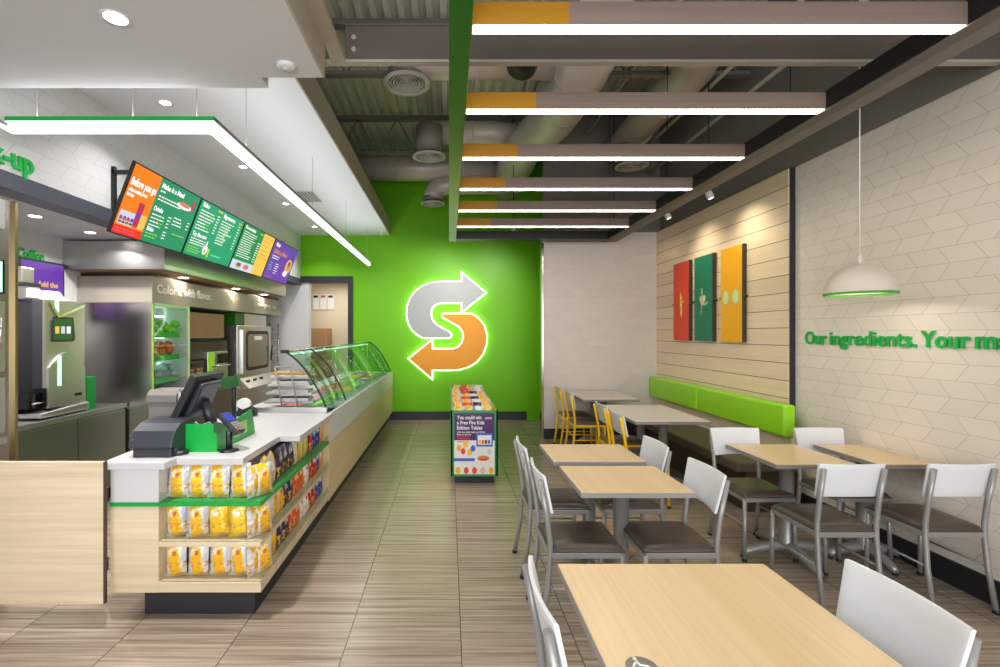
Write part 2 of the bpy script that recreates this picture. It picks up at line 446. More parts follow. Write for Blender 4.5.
mat('onion', (190, 120, 160), 0.4, vary=0.3, scale=30)
mat('ice', (200, 216, 230), 0.25, vary=0.2, scale=20)
steel('steel', (214, 212, 210), 0.30)
steel('steel_warm', (206, 198, 188), 0.36)
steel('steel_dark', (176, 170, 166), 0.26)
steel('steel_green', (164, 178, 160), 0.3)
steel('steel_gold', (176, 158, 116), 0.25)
steel('chrome', (214, 210, 206), 0.14)
glass('guard_glass', (226, 246, 234), 0.10)
glass('clear_acrylic', (246, 250, 248), 0.03)
emissive('led_warm', (255, 244, 228), 14.0)
emissive('led_white', (246, 248, 255), .75)
emissive('led_bottom', (246, 248, 255), 2.6)
emissive('lamp_disc', (255, 252, 244), 9.0)
emissive('logo_glow', (236, 255, 206), 2.6)
emissive('guard_glow', (200, 245, 228), 1.1)
emissive('teal_glow', (70, 230, 190), 1.4)
emissive('case_glow', (200, 245, 228), 4.0)
emissive('bulb_glow', (255, 240, 210), 2.5)
mat('box_grey', (118, 113, 107), 0.4, metal=.2)
mat('band_beige', (168, 160, 146), 0.5, metal=.2)
mat('green_letter_dark', (20, 140, 60), .5)
mat('pendant_rim', (60, 150, 40), 0.5)
for nm, c, s in (('scr_orange', (250, 130, 24), .75), ('scr_red', (236, 40, 24), .8), ('scr_green', (0, 140, 98), .8), ('scr_green2', (0, 150, 104), .85),
                 ('scr_green3', (8, 134, 76), .8), ('scr_yellow', (246, 196, 84), .8), ('scr_purple', (104, 50, 170), .8), ('scr_white', (250, 250, 246), .9),
                 ('scr_lime', (150, 220, 60), .8), ('scr_teal', (90, 210, 190), .8), ('scr_pink', (236, 90, 130), .8), ('scr_magenta', (190, 20, 90), .8),
                 ('scr_food', (206, 130, 80), .8), ('scr_pale', (206, 214, 236), .8), ('scr_blue', (60, 70, 200), .8),
                 ('scr_dgreen', (50, 110, 50), .5)):
    m = mat(nm, (20, 20, 20), 0.3, vary=0.01, emit=c, estr=s * 1.15)
# ================================================================ SETTING
XR, XW, YB, YW = 3.21, 3.155, 8.81, 7.22
def struct(mb, name, m, **k): return mb.build(name, m, kind='structure', **k)
struct(B(-6, 4.2, -3.2, 11.2, -0.1, 0), 'floor', 'floor_tile')
# right side
struct(B(XR, XR + .15, -3.2, YB + .2, 0, 3.14), 'wall_right', 'tile_right')
struct(B(XR, XR + .15, -3.2, YB + .2, 3.14, 5.0), 'wall_right_upper', 'plenum_grey')
struct(B(XW, XR, 4.42, YW, 0, 3.14), 'wall_right_siding', 'siding')
struct(B(XW + .012, XR - .001, 4.40, 4.42, 0, 3.14), 'trim_1', 'black_trim')
struct(B(XR - .02, XR, -3.2, 4.37, 0, .155), 'baseboard_right', 'black_trim', bevel=.003)
struct(B(XW - .015, XW, 4.42, YW, 0, .155), 'baseboard_siding', 'black_trim')
# back
struct(B(1.44, XR, YW, YW + .12, 0, 3.14), 'wall_back_dining', 'tile_back')
struct(B(1.44, XR, YW, YW + .12, 3.14, 5.0), 'wall_back_dining_upper', 'plenum_grey')
struct(B(1.405, 1.44, YW - .012, YW + .13, 0, 2.98), 'trim_2', 'chrome', bevel=.004)
struct(B(1.44, XW - .015, YW - .015, YW, 0, .155), 'baseboard_back_dining', 'black_trim')
mb = MB(); mb.box(-1.78, 3.3, YB, YB + .15, 0, 5.0); mb.box(-2.75, -1.78, YB, YB + .15, 2.66, 5.0)
struct(mb, 'wall_back_green', 'lime_wall')
struct(B(-1.1, 1.44, YB - .015, YB, 0, .155), 'baseboard_back_green', 'black_trim')
struct(B(-3.76, -2.67, YB, YB + .15, 0, 2.54), 'wall_back_kitchen', 'kitchen_white')
mb = MB(); mb.box(-2.75, -1.78, YB - .03, YB + .15, 2.54, 2.66); mb.box(-1.87, -1.78, YB - .03, YB + .15, 0, 2.54)
struct(mb, 'trim_3', 'black_trim')
struct(B(-2.67, -2.60, YB - .01, YB + .15, 0, 2.54), 'trim_4', 'kitchen_white')
struct(B(-3.9, .5, 10.9, 11.0, 0, 3.2), 'wall_back_room', 'cream')
struct(B(-3.9, -3.8, YB + .15, 10.9, 0, 3.2), 'wall_back_room_left', 'cream')
struct(B(-1.0, -.9, YB + .15, 10.9, 0, 3.2), 'wall_back_room_right', 'cream')
struct(B(-3.9, -.9, YB + .15, 11.0, 2.75, 2.85), 'ceiling_back_room', 'gyp_white')
area('back_room_light', (-2.3, 9.9, 2.72), 1.0, 1.0, 22, (1, .96, .9))
# left
struct(B(-3.9, -3.76, 2.0, YB + .15, 0, 2.6), 'wall_left', 'kitchen_white')
struct(B(-6.0, -5.85, -3.2, 2.0, 0, 3.2), 'wall_left_front', 'gyp_white')
struct(B(-6.0, -3.9, 2.0, 2.15, 0, 2.6), 'wall_left_return', 'gyp_white')
struct(B(-2.9, -2.75, 1.4, YB, 2.605, 3.5), 'wall_left_bulkhead', 'tile_left')
struct(B(-2.92, -2.735, 1.4, YB, 2.50, 2.605), 'trim_5', 'slate_trim')
struct(B(-3.76, -2.92, 1.4, YB, 2.52, 2.6), 'ceiling_kitchen', 'gyp_white')
struct(B(-2.9, -2.8, 2.0, YB, 3.5, 5.0), 'wall_left_upper', 'plenum_grey')
# dropped ceilings
mb = MB(); mb.box(-6.0, -1.03, -3.2, 2.71, 3.0, 3.12); mb.box(-1.03, -.69, -3.2, 2.60, 3.0, 3.12)
struct(mb, 'ceiling_front', 'gyp_grey')
struct(B(-2.75, -1.10, 2.72, YB, 3.42, 3.50), 'ceiling_soffit', 'gyp_white')
mb = MB(); mb.box(-1.10, -1.085, 2.72, YB, 3.42, 3.68)
struct(mb, 'trim_6', 'gyp_tan')
struct(B(-.678, -.60, -3.2, 2.74, 3.17, 3.20), 'trim_7', 'gyp_tan')
struct(B(-.69, -.678, -3.2, 2.60, 3.0, 3.2), 'trim_8', 'gyp_tan')
# corrugated roof deck
mb = MB(); zd = 4.95; x = -3.0; prof = []
while x < 4.3:
    prof += [(x, zd), (x + .035, zd), (x + .045, zd + .06), (x + .10, zd + .06), (x + .115, zd)]; x += .117 + .03
vs = []; fs = []
for k, (px, pz) in enumerate(prof): vs += [(px, -3.2, pz), (px, 9.0, pz)]
for k in range(len(prof) - 1): fs.append((2 * k, 2 * k + 1, 2 * k + 3, 2 * k + 2))
mb.add(vs, fs)
struct(mb, 'ceiling', 'deck_grey')
struct(B(-6, 4.3, -3.2, 11.2, 5.03, 5.1), 'roof_slab', 'plenum_grey')
# storefront wall behind the photographer: sill, header and glazed opening
mb = MB(); mb.box(-6, 4.2, -3.3, -3.2, 0, .35); mb.box(-6, 4.2, -3.3, -3.2, 3.0, 5.1)
struct(mb, 'wall_front', 'gyp_grey')

# ---- steel, joists, ducts
t = thing('steel_beam', 'brown painted steel I-beam crossing under the roof deck, nearest the camera', 'beam', (0, 2.77, 3.17))
B(-.60, XR, 2.75, 2.785, 3.185, 3.38).build('web', 'beam_brown', t)
B(-.72, XR, 2.745, 2.79, 3.17, 3.185).build('bottom_flange', 'beam_flange', t)
B(-.60, XR, 2.745, 2.82, 3.38, 3.395).build('top_flange', 'beam_brown', t)
for z in (3.24, 3.31):
    MB().tube([(-.55, 2.755, z), (-.55, 2.735, z)], .014, 6).build('bolt', 'beam_flange', t)
for yj, lab in ((5.1, 'dark open web roof joist between steel beam and first round air diffuser'), (7.34, 'dark open web roof joist above the long grey air duct')):
    t = thing('roof_joist', lab, 'joist', (0, yj, 4.4), 'open web joists under the roof deck')
    B(-2.7, XR, yj - .05, yj + .05, 4.89, 4.95).build('top_chord', 'plenum_grey', t)
    B(-2.3, XR, yj - .04, yj + .04, 4.36, 4.40).build('bottom_chord', 'plenum_grey', t)
    mb = MB(); x = -2.3; up = True
    while x < XR - .3:
        a, b = (x, 4.38), (x + .3, 4.92)
        if not up: a, b = (x, 4.92), (x + .3, 4.38)
        mb.tube([(a[0], yj, a[1]), (b[0], yj, b[1])], .011, 5); x += .3; up = not up
    mb.build('web_rods', 'plenum_grey', t)

def elbow(c0, c1, c2, n=6):
    """quadratic bend from c0 to c2 with corner c1"""
    c0, c1, c2 = Vector(c0), Vector(c1), Vector(c2)
    return [(1 - s) ** 2 * c0 + 2 * s * (1 - s) * c1 + s * s * c2 for s in [i / n for i in range(n + 1)]]
def duct(name, lab, pts, r, seams=(), m='duct_paint'):
    t = thing(name, lab, 'air duct', tuple(pts[0]), 'round ducts under the roof deck')
    MB().tube(pts, r, 24).build('duct_body', m, t)
    for (p, d) in seams:
        p = Vector(p); d = Vector(d).normalized()
        MB().tube([p - d * .012, p + d * .012], r + .008, 24).build('duct_seam', m, t)
    return t
duct('air_duct', 'long grey round duct running level in front of the lime wall top', [(-2.0, 8.3, 4.48), (.9, 8.3, 4.48)], .21,
     [((-.9, 8.3, 4.48), (1, 0, 0)), ((.25, 8.3, 4.48), (1, 0, 0))])
duct('air_duct', 'widest grey main duct running front to back above lit ceiling beams',
     [(1.36, 4.1, 4.32), (1.36, 5.2, 4.32), (1.32, 6.0, 4.32), (1.08, 7.05, 4.32), (1.06, 8.75, 4.32)], .28,
     [((1.36, 4.9, 4.32), (0, 1, 0)), ((1.34, 5.6, 4.32), (0, 1, 0)), ((1.07, 7.5, 4.32), (0, 1, 0))])
duct('air_duct', 'grey round duct elbowing away to the right above the lit beams',
     [Vector((1.7, 4.45, 4.35))] + elbow((1.9, 4.45, 4.35), (2.6, 4.45, 4.35), (2.55, 5.1, 4.35)) + [Vector((2.5, 7.1, 4.35))], .2,
     [((2.55, 5.6, 4.35), (0, 1, 0)), ((2.55, 6.4, 4.35), (0, 1, 0)), ((1.8, 4.45, 4.35), (1, 0, 0))])
duct('air_duct', 'short grey branch duct feeding the nearest round diffuser',
     elbow((-.44, 4.95, 4.3), (-.44, 4.95, 4.46), (-.1, 4.95, 4.46)) + [Vector((1.1, 4.95, 4.46))], .2, [((.3, 4.95, 4.46), (1, 0, 0))])
duct('air_duct', 'grey branch duct feeding the middle round diffuser',
     [(-.36, 7.15, 4.62), (.6, 7.15, 4.62), (1.05, 7.1, 4.55)], .17, [((.35, 7.15, 4.62), (1, 0, 0))])
duct('air_duct', 'dark grey branch duct behind green fascia at lime wall',
     elbow((-.28, 8.3, 3.95), (-.28, 8.3, 4.2), (.1, 8.3, 4.2)) + [Vector((1.2, 8.3, 4.2))], .17)
t = thing('duct_stub', 'black open duct end beside the wide main duct', 'air duct', (.72, 4.45, 4.2))
MB().tube([(.72, 4.4, 4.25), (.72, 4.7, 4.25)], .15, 20).build('duct_body', 'black', t)
def diffuser(x, y, z, d, lab, drop=0.1):
    t = thing('round_air_diffuser', lab, 'air vent', (x, y, z), 'round ceiling air diffusers')
    r = d / 2
    MB().lathe([(r * .78, 0), (r, -.005), (r * 1.0, .012), (r * .8, .03), (r * .76, .012), (r * .78, 0)], (x, y, z), 32).build('outer_ring', 'diffuser_ring', t)
    for k in range(5):
        q = r * (.66 - .13 * k)
        MB().lathe([(q, .0), (q + .012, .0), (q - .02, .035), (q - .03, .035), (q, 0)], (x, y, z + .004), 24).build('cone', 'diffuser_ring', t)
    MB().lathe([(.001, .045), (r * .765, .045), (r * .765, .049), (.001, .049)], (x, y, z), 24).build('throat_shade_disc', 'black', t, label='black disc painting the throat shade')  # black disc stands in for the shade inside the neck
    MB().lathe([(.001, .05), (r * .77, .05), (r * .77, drop), (.001, drop)], (x, y, z), 24).build('neck', 'duct_dark', t)
diffuser(-.44, 4.95, 4.2, .5, 'largest round air diffuser, hanging just behind the brown steel beam', .12)
diffuser(-.29, 7.0, 4.2, .5, 'round air diffuser on a drum-shaped grey drop, left of green fascia', .45)
diffuser(-.28, 8.3, 3.86, .44, 'smallest round air diffuser, in front of the lime wall', .12)
diffuser(2.52, 6.55, 3.9, .45, 'round air diffuser seen between lit beams near dining end', .3)
# hanger pipes and conduits on the right of the plenum
for k, (x, y0, y1, z) in enumerate(((2.75, 3.2, 7.1, 4.2), (3.0, 3.2, 7.1, 4.0), (2.05, 3.6, 7.0, 4.55))):
    tag(MB().tube([(x, y0, z), (x, y1, z)], .022, 8).build('pipe', 'beam_flange'),
        ('thin grey pipe above beams, middle of the three', 'thin grey pipe nearest the right wall above the beams', 'thin grey pipe beside the wide main duct')[k], 'pipe', 'thin pipes above the beams')

# ---- green and black ceiling frame with lit wooden beams
FZ = 2.94
t = thing('ceiling_frame', 'suspended ceiling frame, lime green on left and black on right, carrying the lit beams', 'ceiling frame', (1.2, 4, FZ))
B(0, .1, .1, 6.94, FZ, FZ + .11).build('green_fascia', 'lime_fascia', t, bevel=.002, label='lime green left member')
mb = B(2.25, 2.27, .1, 6.94, FZ, FZ + .11); mb.box(2.27, 2.44, .1, 6.94, FZ + .004, FZ + .02)
mb.build('black_fascia', 'black', t, label='black right member')
B(2.25, 2.33, .1, 6.94, FZ - .006, FZ + .004).build('lip', 'beam_brown', t)
B(2.33, 2.44, .1, 6.94, FZ - .002, FZ + .004).build('outer_strip', 'plenum_grey', t)
B(.1, 2.25, 6.72, 6.94, FZ, FZ + .11).build('end_panel', 'black', t)
for x in (.05, 2.3):
    for y in (1.0, 3.2, 5.0, 6.8):
        MB().tube([(x, y, FZ + .1), (x, y, 4.95)], .004, 5).build('hanger_rod', 'black', t)
ords = ['second', 'first', 'nearest in view', 'second in view', 'third in view', 'fourth in view', 'fifth in view', 'furthest, next to the black end panel']
for k in range(8):
    y = .51 + .775 * k  # first two beams are out of view, added to light the front table
    lab = {0: 'unseen wooden lit beam added for light, over the camera', 1: 'unseen wooden lit beam added for light, second from the camera'}.get(
        k, 'wooden ceiling beam with orange left end and lit underside, ' + ords[k])
    t = thing('lit_ceiling_beam', lab, 'ceiling light', (1.2, y, FZ), 'lit wooden beams in the ceiling frame')
    B(.52, 2.25, y, y + .065, FZ, FZ + .1).build('beam_body', 'beam_wood', t)
    B(.1, .52, y, y + .065, FZ, FZ + .1).build('orange_end', 'orange_paint', t, label='orange end of the beam')
    B(.105, 2.245, y + .003, y + .062, FZ - .0015, FZ).build('led_strip', 'led_warm', t)
# track heads on the right
for k, (x, y) in enumerate(((2.33, 6.72), (2.66, 5.8), (2.7, 4.94))):
    lab = ('small white spotlight nearest the dining back wall', 'small white spotlight, middle of three, aimed at wall art', 'small white spotlight nearest the camera above the siding')[k]
    t = thing('track_spotlight', lab, 'spotlight', (x, y, 3.05), 'white spotlights beside the ceiling frame')
    MB().tube([(x, y, 3.06), (x, y, 4.95)], .006, 6).build('stem', 'black', t)
    a = Vector((.42, 0, -.9)).normalized()
    MB().tube([Vector((x, y, 3.06)) - a * .05, Vector((x, y, 3.06)) + a * .06], .034, 16).build('lamp_head', 'white_panel', t)
    MB().tube([Vector((x, y, 3.06)) + a * .0605, Vector((x, y, 3.06)) + a * .062], .024, 12).build('lens', 'lamp_disc', t)
    d = bpy.data.lights.new('spot', 'SPOT'); d.energy = 19; d.color = (1, .86, .66); d.spot_size = 1.9; d.spot_blend = 1.0; d.shadow_soft_size = .03
    o = bpy.data.objects.new('spot', d); COL.objects.link(o)
    o.matrix_world = Matrix.Translation(Vector((x, y, 3.06)) + a * .075) @ Vector((.55, 0, -.8)).to_track_quat('-Z', 'Y').to_matrix().to_4x4()

for k, x in enumerate((.05, .95)):
    t = thing('track_spotlight', ('white spotlight standing on the green fascia, aimed at the logo', 'white spotlight above the lit beams, aimed at the lime wall')[k], 'spotlight', (x, 7.0, 3.1), 'spotlights above the ceiling frame')
    MB().tube([(x, 7.0, 3.09), (x, 7.0, 4.95)], .006, 6).build('stem', 'black', t)
    MB().tube([(x, 6.97, 3.12), (x, 7.06, 3.11)], .034, 16).build('lamp_head', 'white_panel', t)
    d = bpy.data.lights.new('spot', 'SPOT'); d.energy = 85; d.color = (1, .97, .9); d.spot_size = 1.7; d.spot_blend = 1.0; d.shadow_soft_size = .05
    o = bpy.data.objects.new('spot', d); COL.objects.link(o)
    o.matrix_world = Matrix.Translation(Vector((x, 7.08, 3.10))) @ Vector((-.35, 1, -.75)).to_track_quat('-Z', 'Y').to_matrix().to_4x4()

# ---- downlights, sensors, vent
def downlight(x, y, z, lab, power, r=.040, spread=2.0):
    t = thing('recessed_downlight', lab, 'ceiling light', (x, y, z), 'recessed ceiling downlights')
    MB().lathe([(r, 0), (r + .016, -.003), (r + .016, .0), (r, .004)], (x, y, z), 28).build('trim_ring', 'white_panel', t)
    MB().lathe([(.0005, -.0015), (r, -.0015), (r, .0), (.0005, .0)], (x, y, z), 28).build('lens', 'lamp_disc', t)
    area('downlight', (x, y, z - .012), r * 2, 0, power, (1, .98, .95), disk=True, spread=spread)
for (x, y, lab) in ((-2.24, 3.75, 'round downlight in white soffit above menu boards, nearest the camera'), (-2.25, 5.19, 'round downlight in white soffit, second from the camera'),
                    (-2.29, 6.67, 'round downlight in white soffit, third from the camera'), (-2.29, 8.1, 'round downlight in white soffit nearest lime wall')):
    downlight(x, y, 3.42, lab, 9)
downlight(-3.25, 3.73, 2.52, 'round downlight in kitchen ceiling nearer the camera', 24, spread=2.5)
downlight(-3.27, 4.33, 2.52, 'round downlight in kitchen ceiling above the steel refrigerator front', 9, spread=2.5)
downlight(-1.48, 2.11, 3.0, 'large round downlight in grey front ceiling', 26, .046)
t = thing('smoke_detector', 'round white smoke detector on grey front ceiling edge', 'smoke detector', (-.85, 2.48, 3.0))
MB().lathe([(.0005, -.02), (.030, -.02), (.045, -.012), (.052, 0), (.052, .0)], (-.85, 2.48, 3.0), 28).build('housing', 'white_panel', t)
MB().lathe([(.0005, -.026), (.016, -.025), (.018, -.02)], (-.85, 2.48, 3.0), 20).build('sensor_cap', 'white_solid', t)
t = thing('ceiling_sensor', 'small white dome sensor at soffit end by the lime wall', 'sensor', (-1.2, 8.5, 3.42))
MB().lathe([(.0005, -.07), (.02, -.06), (.03, -.03), (.04, 0)], (-1.2, 8.5, 3.42), 16).build('dome', 'white_panel', t)
t = thing('ceiling_vent', 'white slotted air vent in soffit beside hanging light strip', 'air vent', (-1.92, 6.3, 3.42))
B(-2.1, -1.74, 6.05, 6.55, 3.412, 3.42).build('frame', 'gyp_grey', t)
for k in range(8):
    B(-2.07 + .043 * k, -2.05 + .043 * k, 6.09, 6.51, 3.402, 3.412).build('slat', 'edge_grey', t)

# ---- suspended L-shaped LED profile above the order counter
t = thing('suspended_light_strip', 'white lit strip with green top edge hanging over counter, bending back to lime wall', 'ceiling light', (-1.41, 3, 2.8))
mb = MB(); mb.box(-2.62, -1.385, 2.80, 2.85, 2.80, 2.855); mb.box(-1.435, -1.385, 2.85, 8.38, 2.80, 2.855)
mb.box(-2.62, -2.60, 1.4, 2.80, 2.80, 2.82)
mb.build('diffuser', 'led_white', t)
mb = MB(); mb.box(-2.61, -1.39, 2.805, 2.845, 2.795, 2.80); mb.box(-1.43, -1.39, 2.845, 8.375, 2.795, 2.80)
mb.build('lit_underside', 'led_bottom', t)
area('added_soffit_uplight', (-1.41, 5.6, 2.885), .04, 5.4, 10, (.93, .96, 1), (PI, 0, 0)); area('added_soffit_uplight', (-2.0, 2.825, 2.885), 1.1, .04, 2, (.93, .96, 1), (PI, 0, 0))  # uplights added above the caps to brighten the soffit
area('strip_downlight', (-1.41, 5.6, 2.79), .04, 5.4, 12, (.95, .97, 1)); area('strip_downlight', (-2.0, 2.825, 2.79), 1.1, .04, 3, (.95, .97, 1))
mb = MB(); mb.box(-2.62, -1.385, 2.798, 2.85, 2.855, 2.88); mb.build('green_cap', 'green_trim', t, label='green front edge')
mb = MB(); mb.box(-1.435, -1.385, 2.85, 8.38, 2.855, 2.88); mb.box(-2.62, -2.60, 1.4, 2.798, 2.82, 2.84); mb.build('grey_cap', 'edge_grey', t)
for (x, y, zt) in ((-2.45, 2.825, 3.42), (-1.88, 2.825, 3.42), (-1.50, 2.825, 3.42), (-1.41, 3.3, 3.42), (-1.41, 4.9, 3.42), (-1.41, 6.5, 3.42), (-1.41, 8.1, 3.42)):
    MB().tube([(x, y, 2.88), (x, y, zt)], .002, 5).build('hanging_wire', 'duct_dark', t)

# ---- pendant
px, py, pz = 2.81, 3.25, 1.868
t = thing('pendant_lamp', 'white dome pendant lamp with green rim on a thin cord by tiled wall', 'pendant light', (px, py, pz))
R = .197
prof = [(R, 0), (R + .004, .01)] + [(R * math.cos(a), .012 + .195 * math.sin(a)) for a in [k * PI / 2 / 12 for k in range(0, 12)]] + [(.02, .204)]
inner = [(max(.004, r - .006), z - .006) for r, z in reversed(prof[2:])]
mb = MB(); mb.lathe(prof + inner[1:] + [(R - .006, 0), (R, 0)], (px, py, pz), 48); mb.build('dome_shade', 'pendant_white', t)
MB().lathe([(R - .012, -.004), (R + .004, -.004), (R + .004, .010), (R - .012, .010), (R - .012, -.004)], (px, py, pz), 48).build('green_rim', 'pendant_rim', t, label='green rim')
MB().lathe([(.0005, .27), (.012, .27), (.018, .2), (.0005, .2)], (px, py, pz), 16).build('cap', 'pendant_white', t)
MB().tube([(px, py, pz + .26), (px, py, 4.95)], .004, 6).build('cord', 'paper', t)
MB().lathe([(.0005, .06), (.03, .07), (.045, .10), (.03, .14), (.0005, .16)], (px, py, pz), 16).build('bulb', 'bulb_glow', t)
area('pendant_bulb', (px, py, pz + .05), .1, 0, 2, (1, .9, .75), disk=True)

# ---- sign lettering
def wall_text(name, body, size, y0, z, y1, lab):
    o = text(name, body, size, frame_mtx((XR - .01, y0 - .02, z), (0, -1, 0), (0, 0, 1)), 'sign_green', depth=.006, bold=.002, fitw=y0 - y1)
    return tag(o, lab, 'wall lettering', 'green raised words on tiled wall')
wall_text('sign_word', 'Our', .158, 4.285, 1.508, 4.045, 'raised green word Our on white tiled wall')
wall_text('sign_word', 'ingredients.', .158, 4.01, 1.508, 3.27, 'raised green word ingredients on white tiled wall')
wall_text('sign_word', 'Your', .158, 3.24, 1.508, 2.935, 'raised green word Your on white tiled wall')
wall_text('sign_word', 'ma', .158, 2.905, 1.508, 2.715, 'raised green letters ma at the right picture edge')
o = text('sign_word', 'Pick-up', .19, frame_mtx((-2.74, 2.655, 2.643), (0, 1, 0), (0, 0, 1)), 'sign_green', depth=.008, bold=.003, fitw=.475)
tag(o, 'raised green Pick-up sign on the bulkhead above the counter', 'wall lettering')
o = text('sign_word', 'Coffee', .118, frame_mtx((-3.748, 4.12, 2.27), (0, 1, 0), (0, 0, 1)), 'sign_green', depth=.01, bold=.002, fitw=.27)
tag(o, 'raised green Coffee sign above the purple menu', 'wall lettering')

# ---- wall art
for k, (y0, y1, m_, lab, cat) in enumerate(((6.16, 6.57, 'art_red', 'red tall art panel with golden sandwich drawing, furthest of three', 'red'),
                                       (5.61, 6.01, 'art_green', 'dark green tall art panel with vegetable drawing, middle of three', 'green'),
                                       (5.04, 5.43, 'art_yellow', 'yellow tall art panel with two cucumber slices, nearest of three', 'yellow'))):
    xf = XW - .05
    t = thing('art_panel', lab, 'wall art', (XW, y0, 1.51), 'tall coloured art panels on wood siding')
    B(xf, XW - .012, y0, y1, 1.51, 2.55).build('panel', m_, t, bevel=.002)
    B(xf + .004, XW - .004, y0 - .012, y0, 1.505, 2.555).build('side_edge', 'art_edge', t)
    for yy in (y0 - .02, y1 + .015):
        MB().tube([(xf, yy, 2.0), (XW, yy, 2.0)], .012, 8).build('standoff_bolt', 'art_edge', t)
    yc = (y0 + y1) / 2
    fn = lambda u, v, d: (xf - d, yc - u, 2.0 + v)
    def blob(cu, cv, ru, rv, mat_, d=.003, rot=0, nm='drawing'):
        pts = []
        for q in range(24):
            a = 2 * PI * q / 24; u, v = ru * math.cos(a), rv * math.sin(a)
            pts.append((cu + u * math.cos(rot) - v * math.sin(rot), cv + u * math.sin(rot) + v * math.cos(rot)))
        MB().prism(pts, fn, .0, d).build(nm, mat_, t)
    if k == 0:
        blob(.01, -.02, .028, .17, 'art_gold', .003, .06, 'sandwich')
        for q in range(5): blob(.005 + .004 * q, -.12 + .05 * q, .016, .016, ('art_cream', 'art_pale')[q % 2], .004, .5, 'filling')
        blob(.06, .02, .03, .012, 'art_gold', .004, .3, 'hand')
    elif k == 1:
        blob(-.01, .0, .045, .06, 'art_pink', .003, .2, 'onion'); blob(.03, .03, .03, .04, 'art_cream', .004, 0, 'garlic')
        blob(-.02, .1, .014, .06, 'art_pale', .003, .15, 'stem'); blob(.07, -.04, .045, .016, 'art_pale', .003, .3, 'leaf'); blob(-.05, .03, .03, .035, 'art_pale', .0025, 0, 'leaf')
        blob(-.03, -.1, .008, .08, 'art_pale', .003, -.25, 'stem')
    else:
        for u in (-.09, .09):
            blob(u, .0, .062, .085, 'art_pale', .003, 0, 'cucumber_rind'); blob(u, .0, .053, .075, 'art_cream', .004, 0, 'cucumber_slice')

# ---- logo
YL = YB
def L(x, y): return ((380 + x / 4.767 - 449) / 475 * (YL - .1), 1.6 - (250 + y / 4.767 - 333.5) / 475 * (YL - .1))
grey = [(388, 103), (388, 148), (290, 148), (245, 153), (205, 168), (170, 192), (142, 228), (127, 270), (125, 310), (133, 350), (150, 380), (175, 404), (205, 421),
        (328, 421), (340, 415), (342, 402), (330, 388), (300, 372), (272, 356), (252, 335), (244, 308), (248, 280), (264, 262), (290, 253), (388, 253), (388, 300), (508, 203)]
orange = [(300, 302), (440, 302), (475, 328), (500, 362), (511, 405), (509, 450), (492, 498), (462, 535), (425, 558), (380, 571), (340, 574), (250, 574), (250, 618), (133, 518), (250, 425),
          (250, 470), (345, 470), (372, 462), (390, 440), (397, 412), (392, 388), (376, 366), (345, 348), (315, 332), (296, 321), (292, 310)]
def rdp(pts): return [L(*p) for p in pts]
def area2(p): return sum(p[i][0] * p[(i + 1) % len(p)][1] - p[(i + 1) % len(p)][0] * p[i][1] for i in range(len(p)))
def offset(p, d):
    n = len(p); s = 1 if area2(p) > 0 else -1; out = []
    for i in range(n):
        a, b, c = Vector(p[i - 1]), Vector(p[i]), Vector(p[(i + 1) % n])
        e1 = (b - a).normalized(); e2 = (c - b).normalized()
        n1 = Vector((e1.y, -e1.x)) * s; n2 = Vector((e2.y, -e2.x)) * s
        k = n1 + n2; k.normalize(); q = max(.45, k.dot(n1))
        out.append(tuple(b + k * d / q))
    return out
t = thing('arrow_logo', 'backlit S-shaped logo of grey and orange arrows on lime wall', 'logo sign', (0, YL, 1.6))
fn = lambda u, v, d: (u, YL - d, v)
for pts, m_, nm in ((grey, 'logo_grey', 'grey_arrow'), (orange, 'logo_orange', 'orange_arrow')):
    P = rdp(pts)
    MB().prism(offset(P, -.012), fn, .075, .10).build(nm, m_, t, label=nm.replace('_', ' '))
    MB().prism(offset(P, .010), fn, .04, .074).build('glow_edge', 'logo_glow', t, label='glowing white edge')

# ---- kitchen side: menu boards
MX_T, MX_B, MZ_T, MZ_B = -2.35, -2.55, 2.893, 2.36
def scr(v, d=0.0):   # height fraction v from bottom -> x,z ; d = outward offset
    n = Vector((MZ_T - MZ_B, 0, -(MX_T - MX_B))).normalized()
    return Vector((MX_B + (MX_T - MX_B) * v, 0, MZ_B + (MZ_T - MZ_B) * v)) + n * d
def spt(y, v, d=0.0):
    q = scr(v, d); return (q.x, y, q.z)
UP = Vector((MX_T - MX_B, 0, MZ_T - MZ_B))
def menu(k, lab):
    y0 = 3.56 + .965 * k; y1 = y0 + .955
    t = thing('menu_board', lab, 'menu screen', (-2.55, y0, 2.3), 'lit menu screens over the counter')
    mb = MB(); vs = [spt(y0, 0, -.022), spt(y1, 0, -.022), spt(y1, 1, -.022), spt(y0, 1, -.022), spt(y0, 0, 0), spt(y1, 0, 0), spt(y1, 1, 0), spt(y0, 1, 0)]
    mb.add(vs, [(0, 3, 2, 1), (4, 5, 6, 7), (0, 1, 5, 4), (1, 2, 6, 5), (2, 3, 7, 6), (3, 0, 4, 7)]); mb.build('bezel', 'black_trim', t)
    MB().tube([(scr(.5, -.05).x, (y0 + y1) / 2, scr(.5, -.05).z), (-2.75, (y0 + y1) / 2, 2.66)], .02, 8).build('mounting_arm', 'black', t)
    return t, y0, y1
BW = .955
def sq(t, y0, u0, u1, v0, v1, m_, d, name):
    a = .012
    f = lambda u: y0 + a + u * (BW - 2 * a)
    g = lambda v: .02 + v * .96
    return MB().quad(spt(f(u0), g(v0), d), spt(f(u1), g(v0), d), spt(f(u1), g(v1), d), spt(f(u0), g(v1), d)).build(name, m_, t)
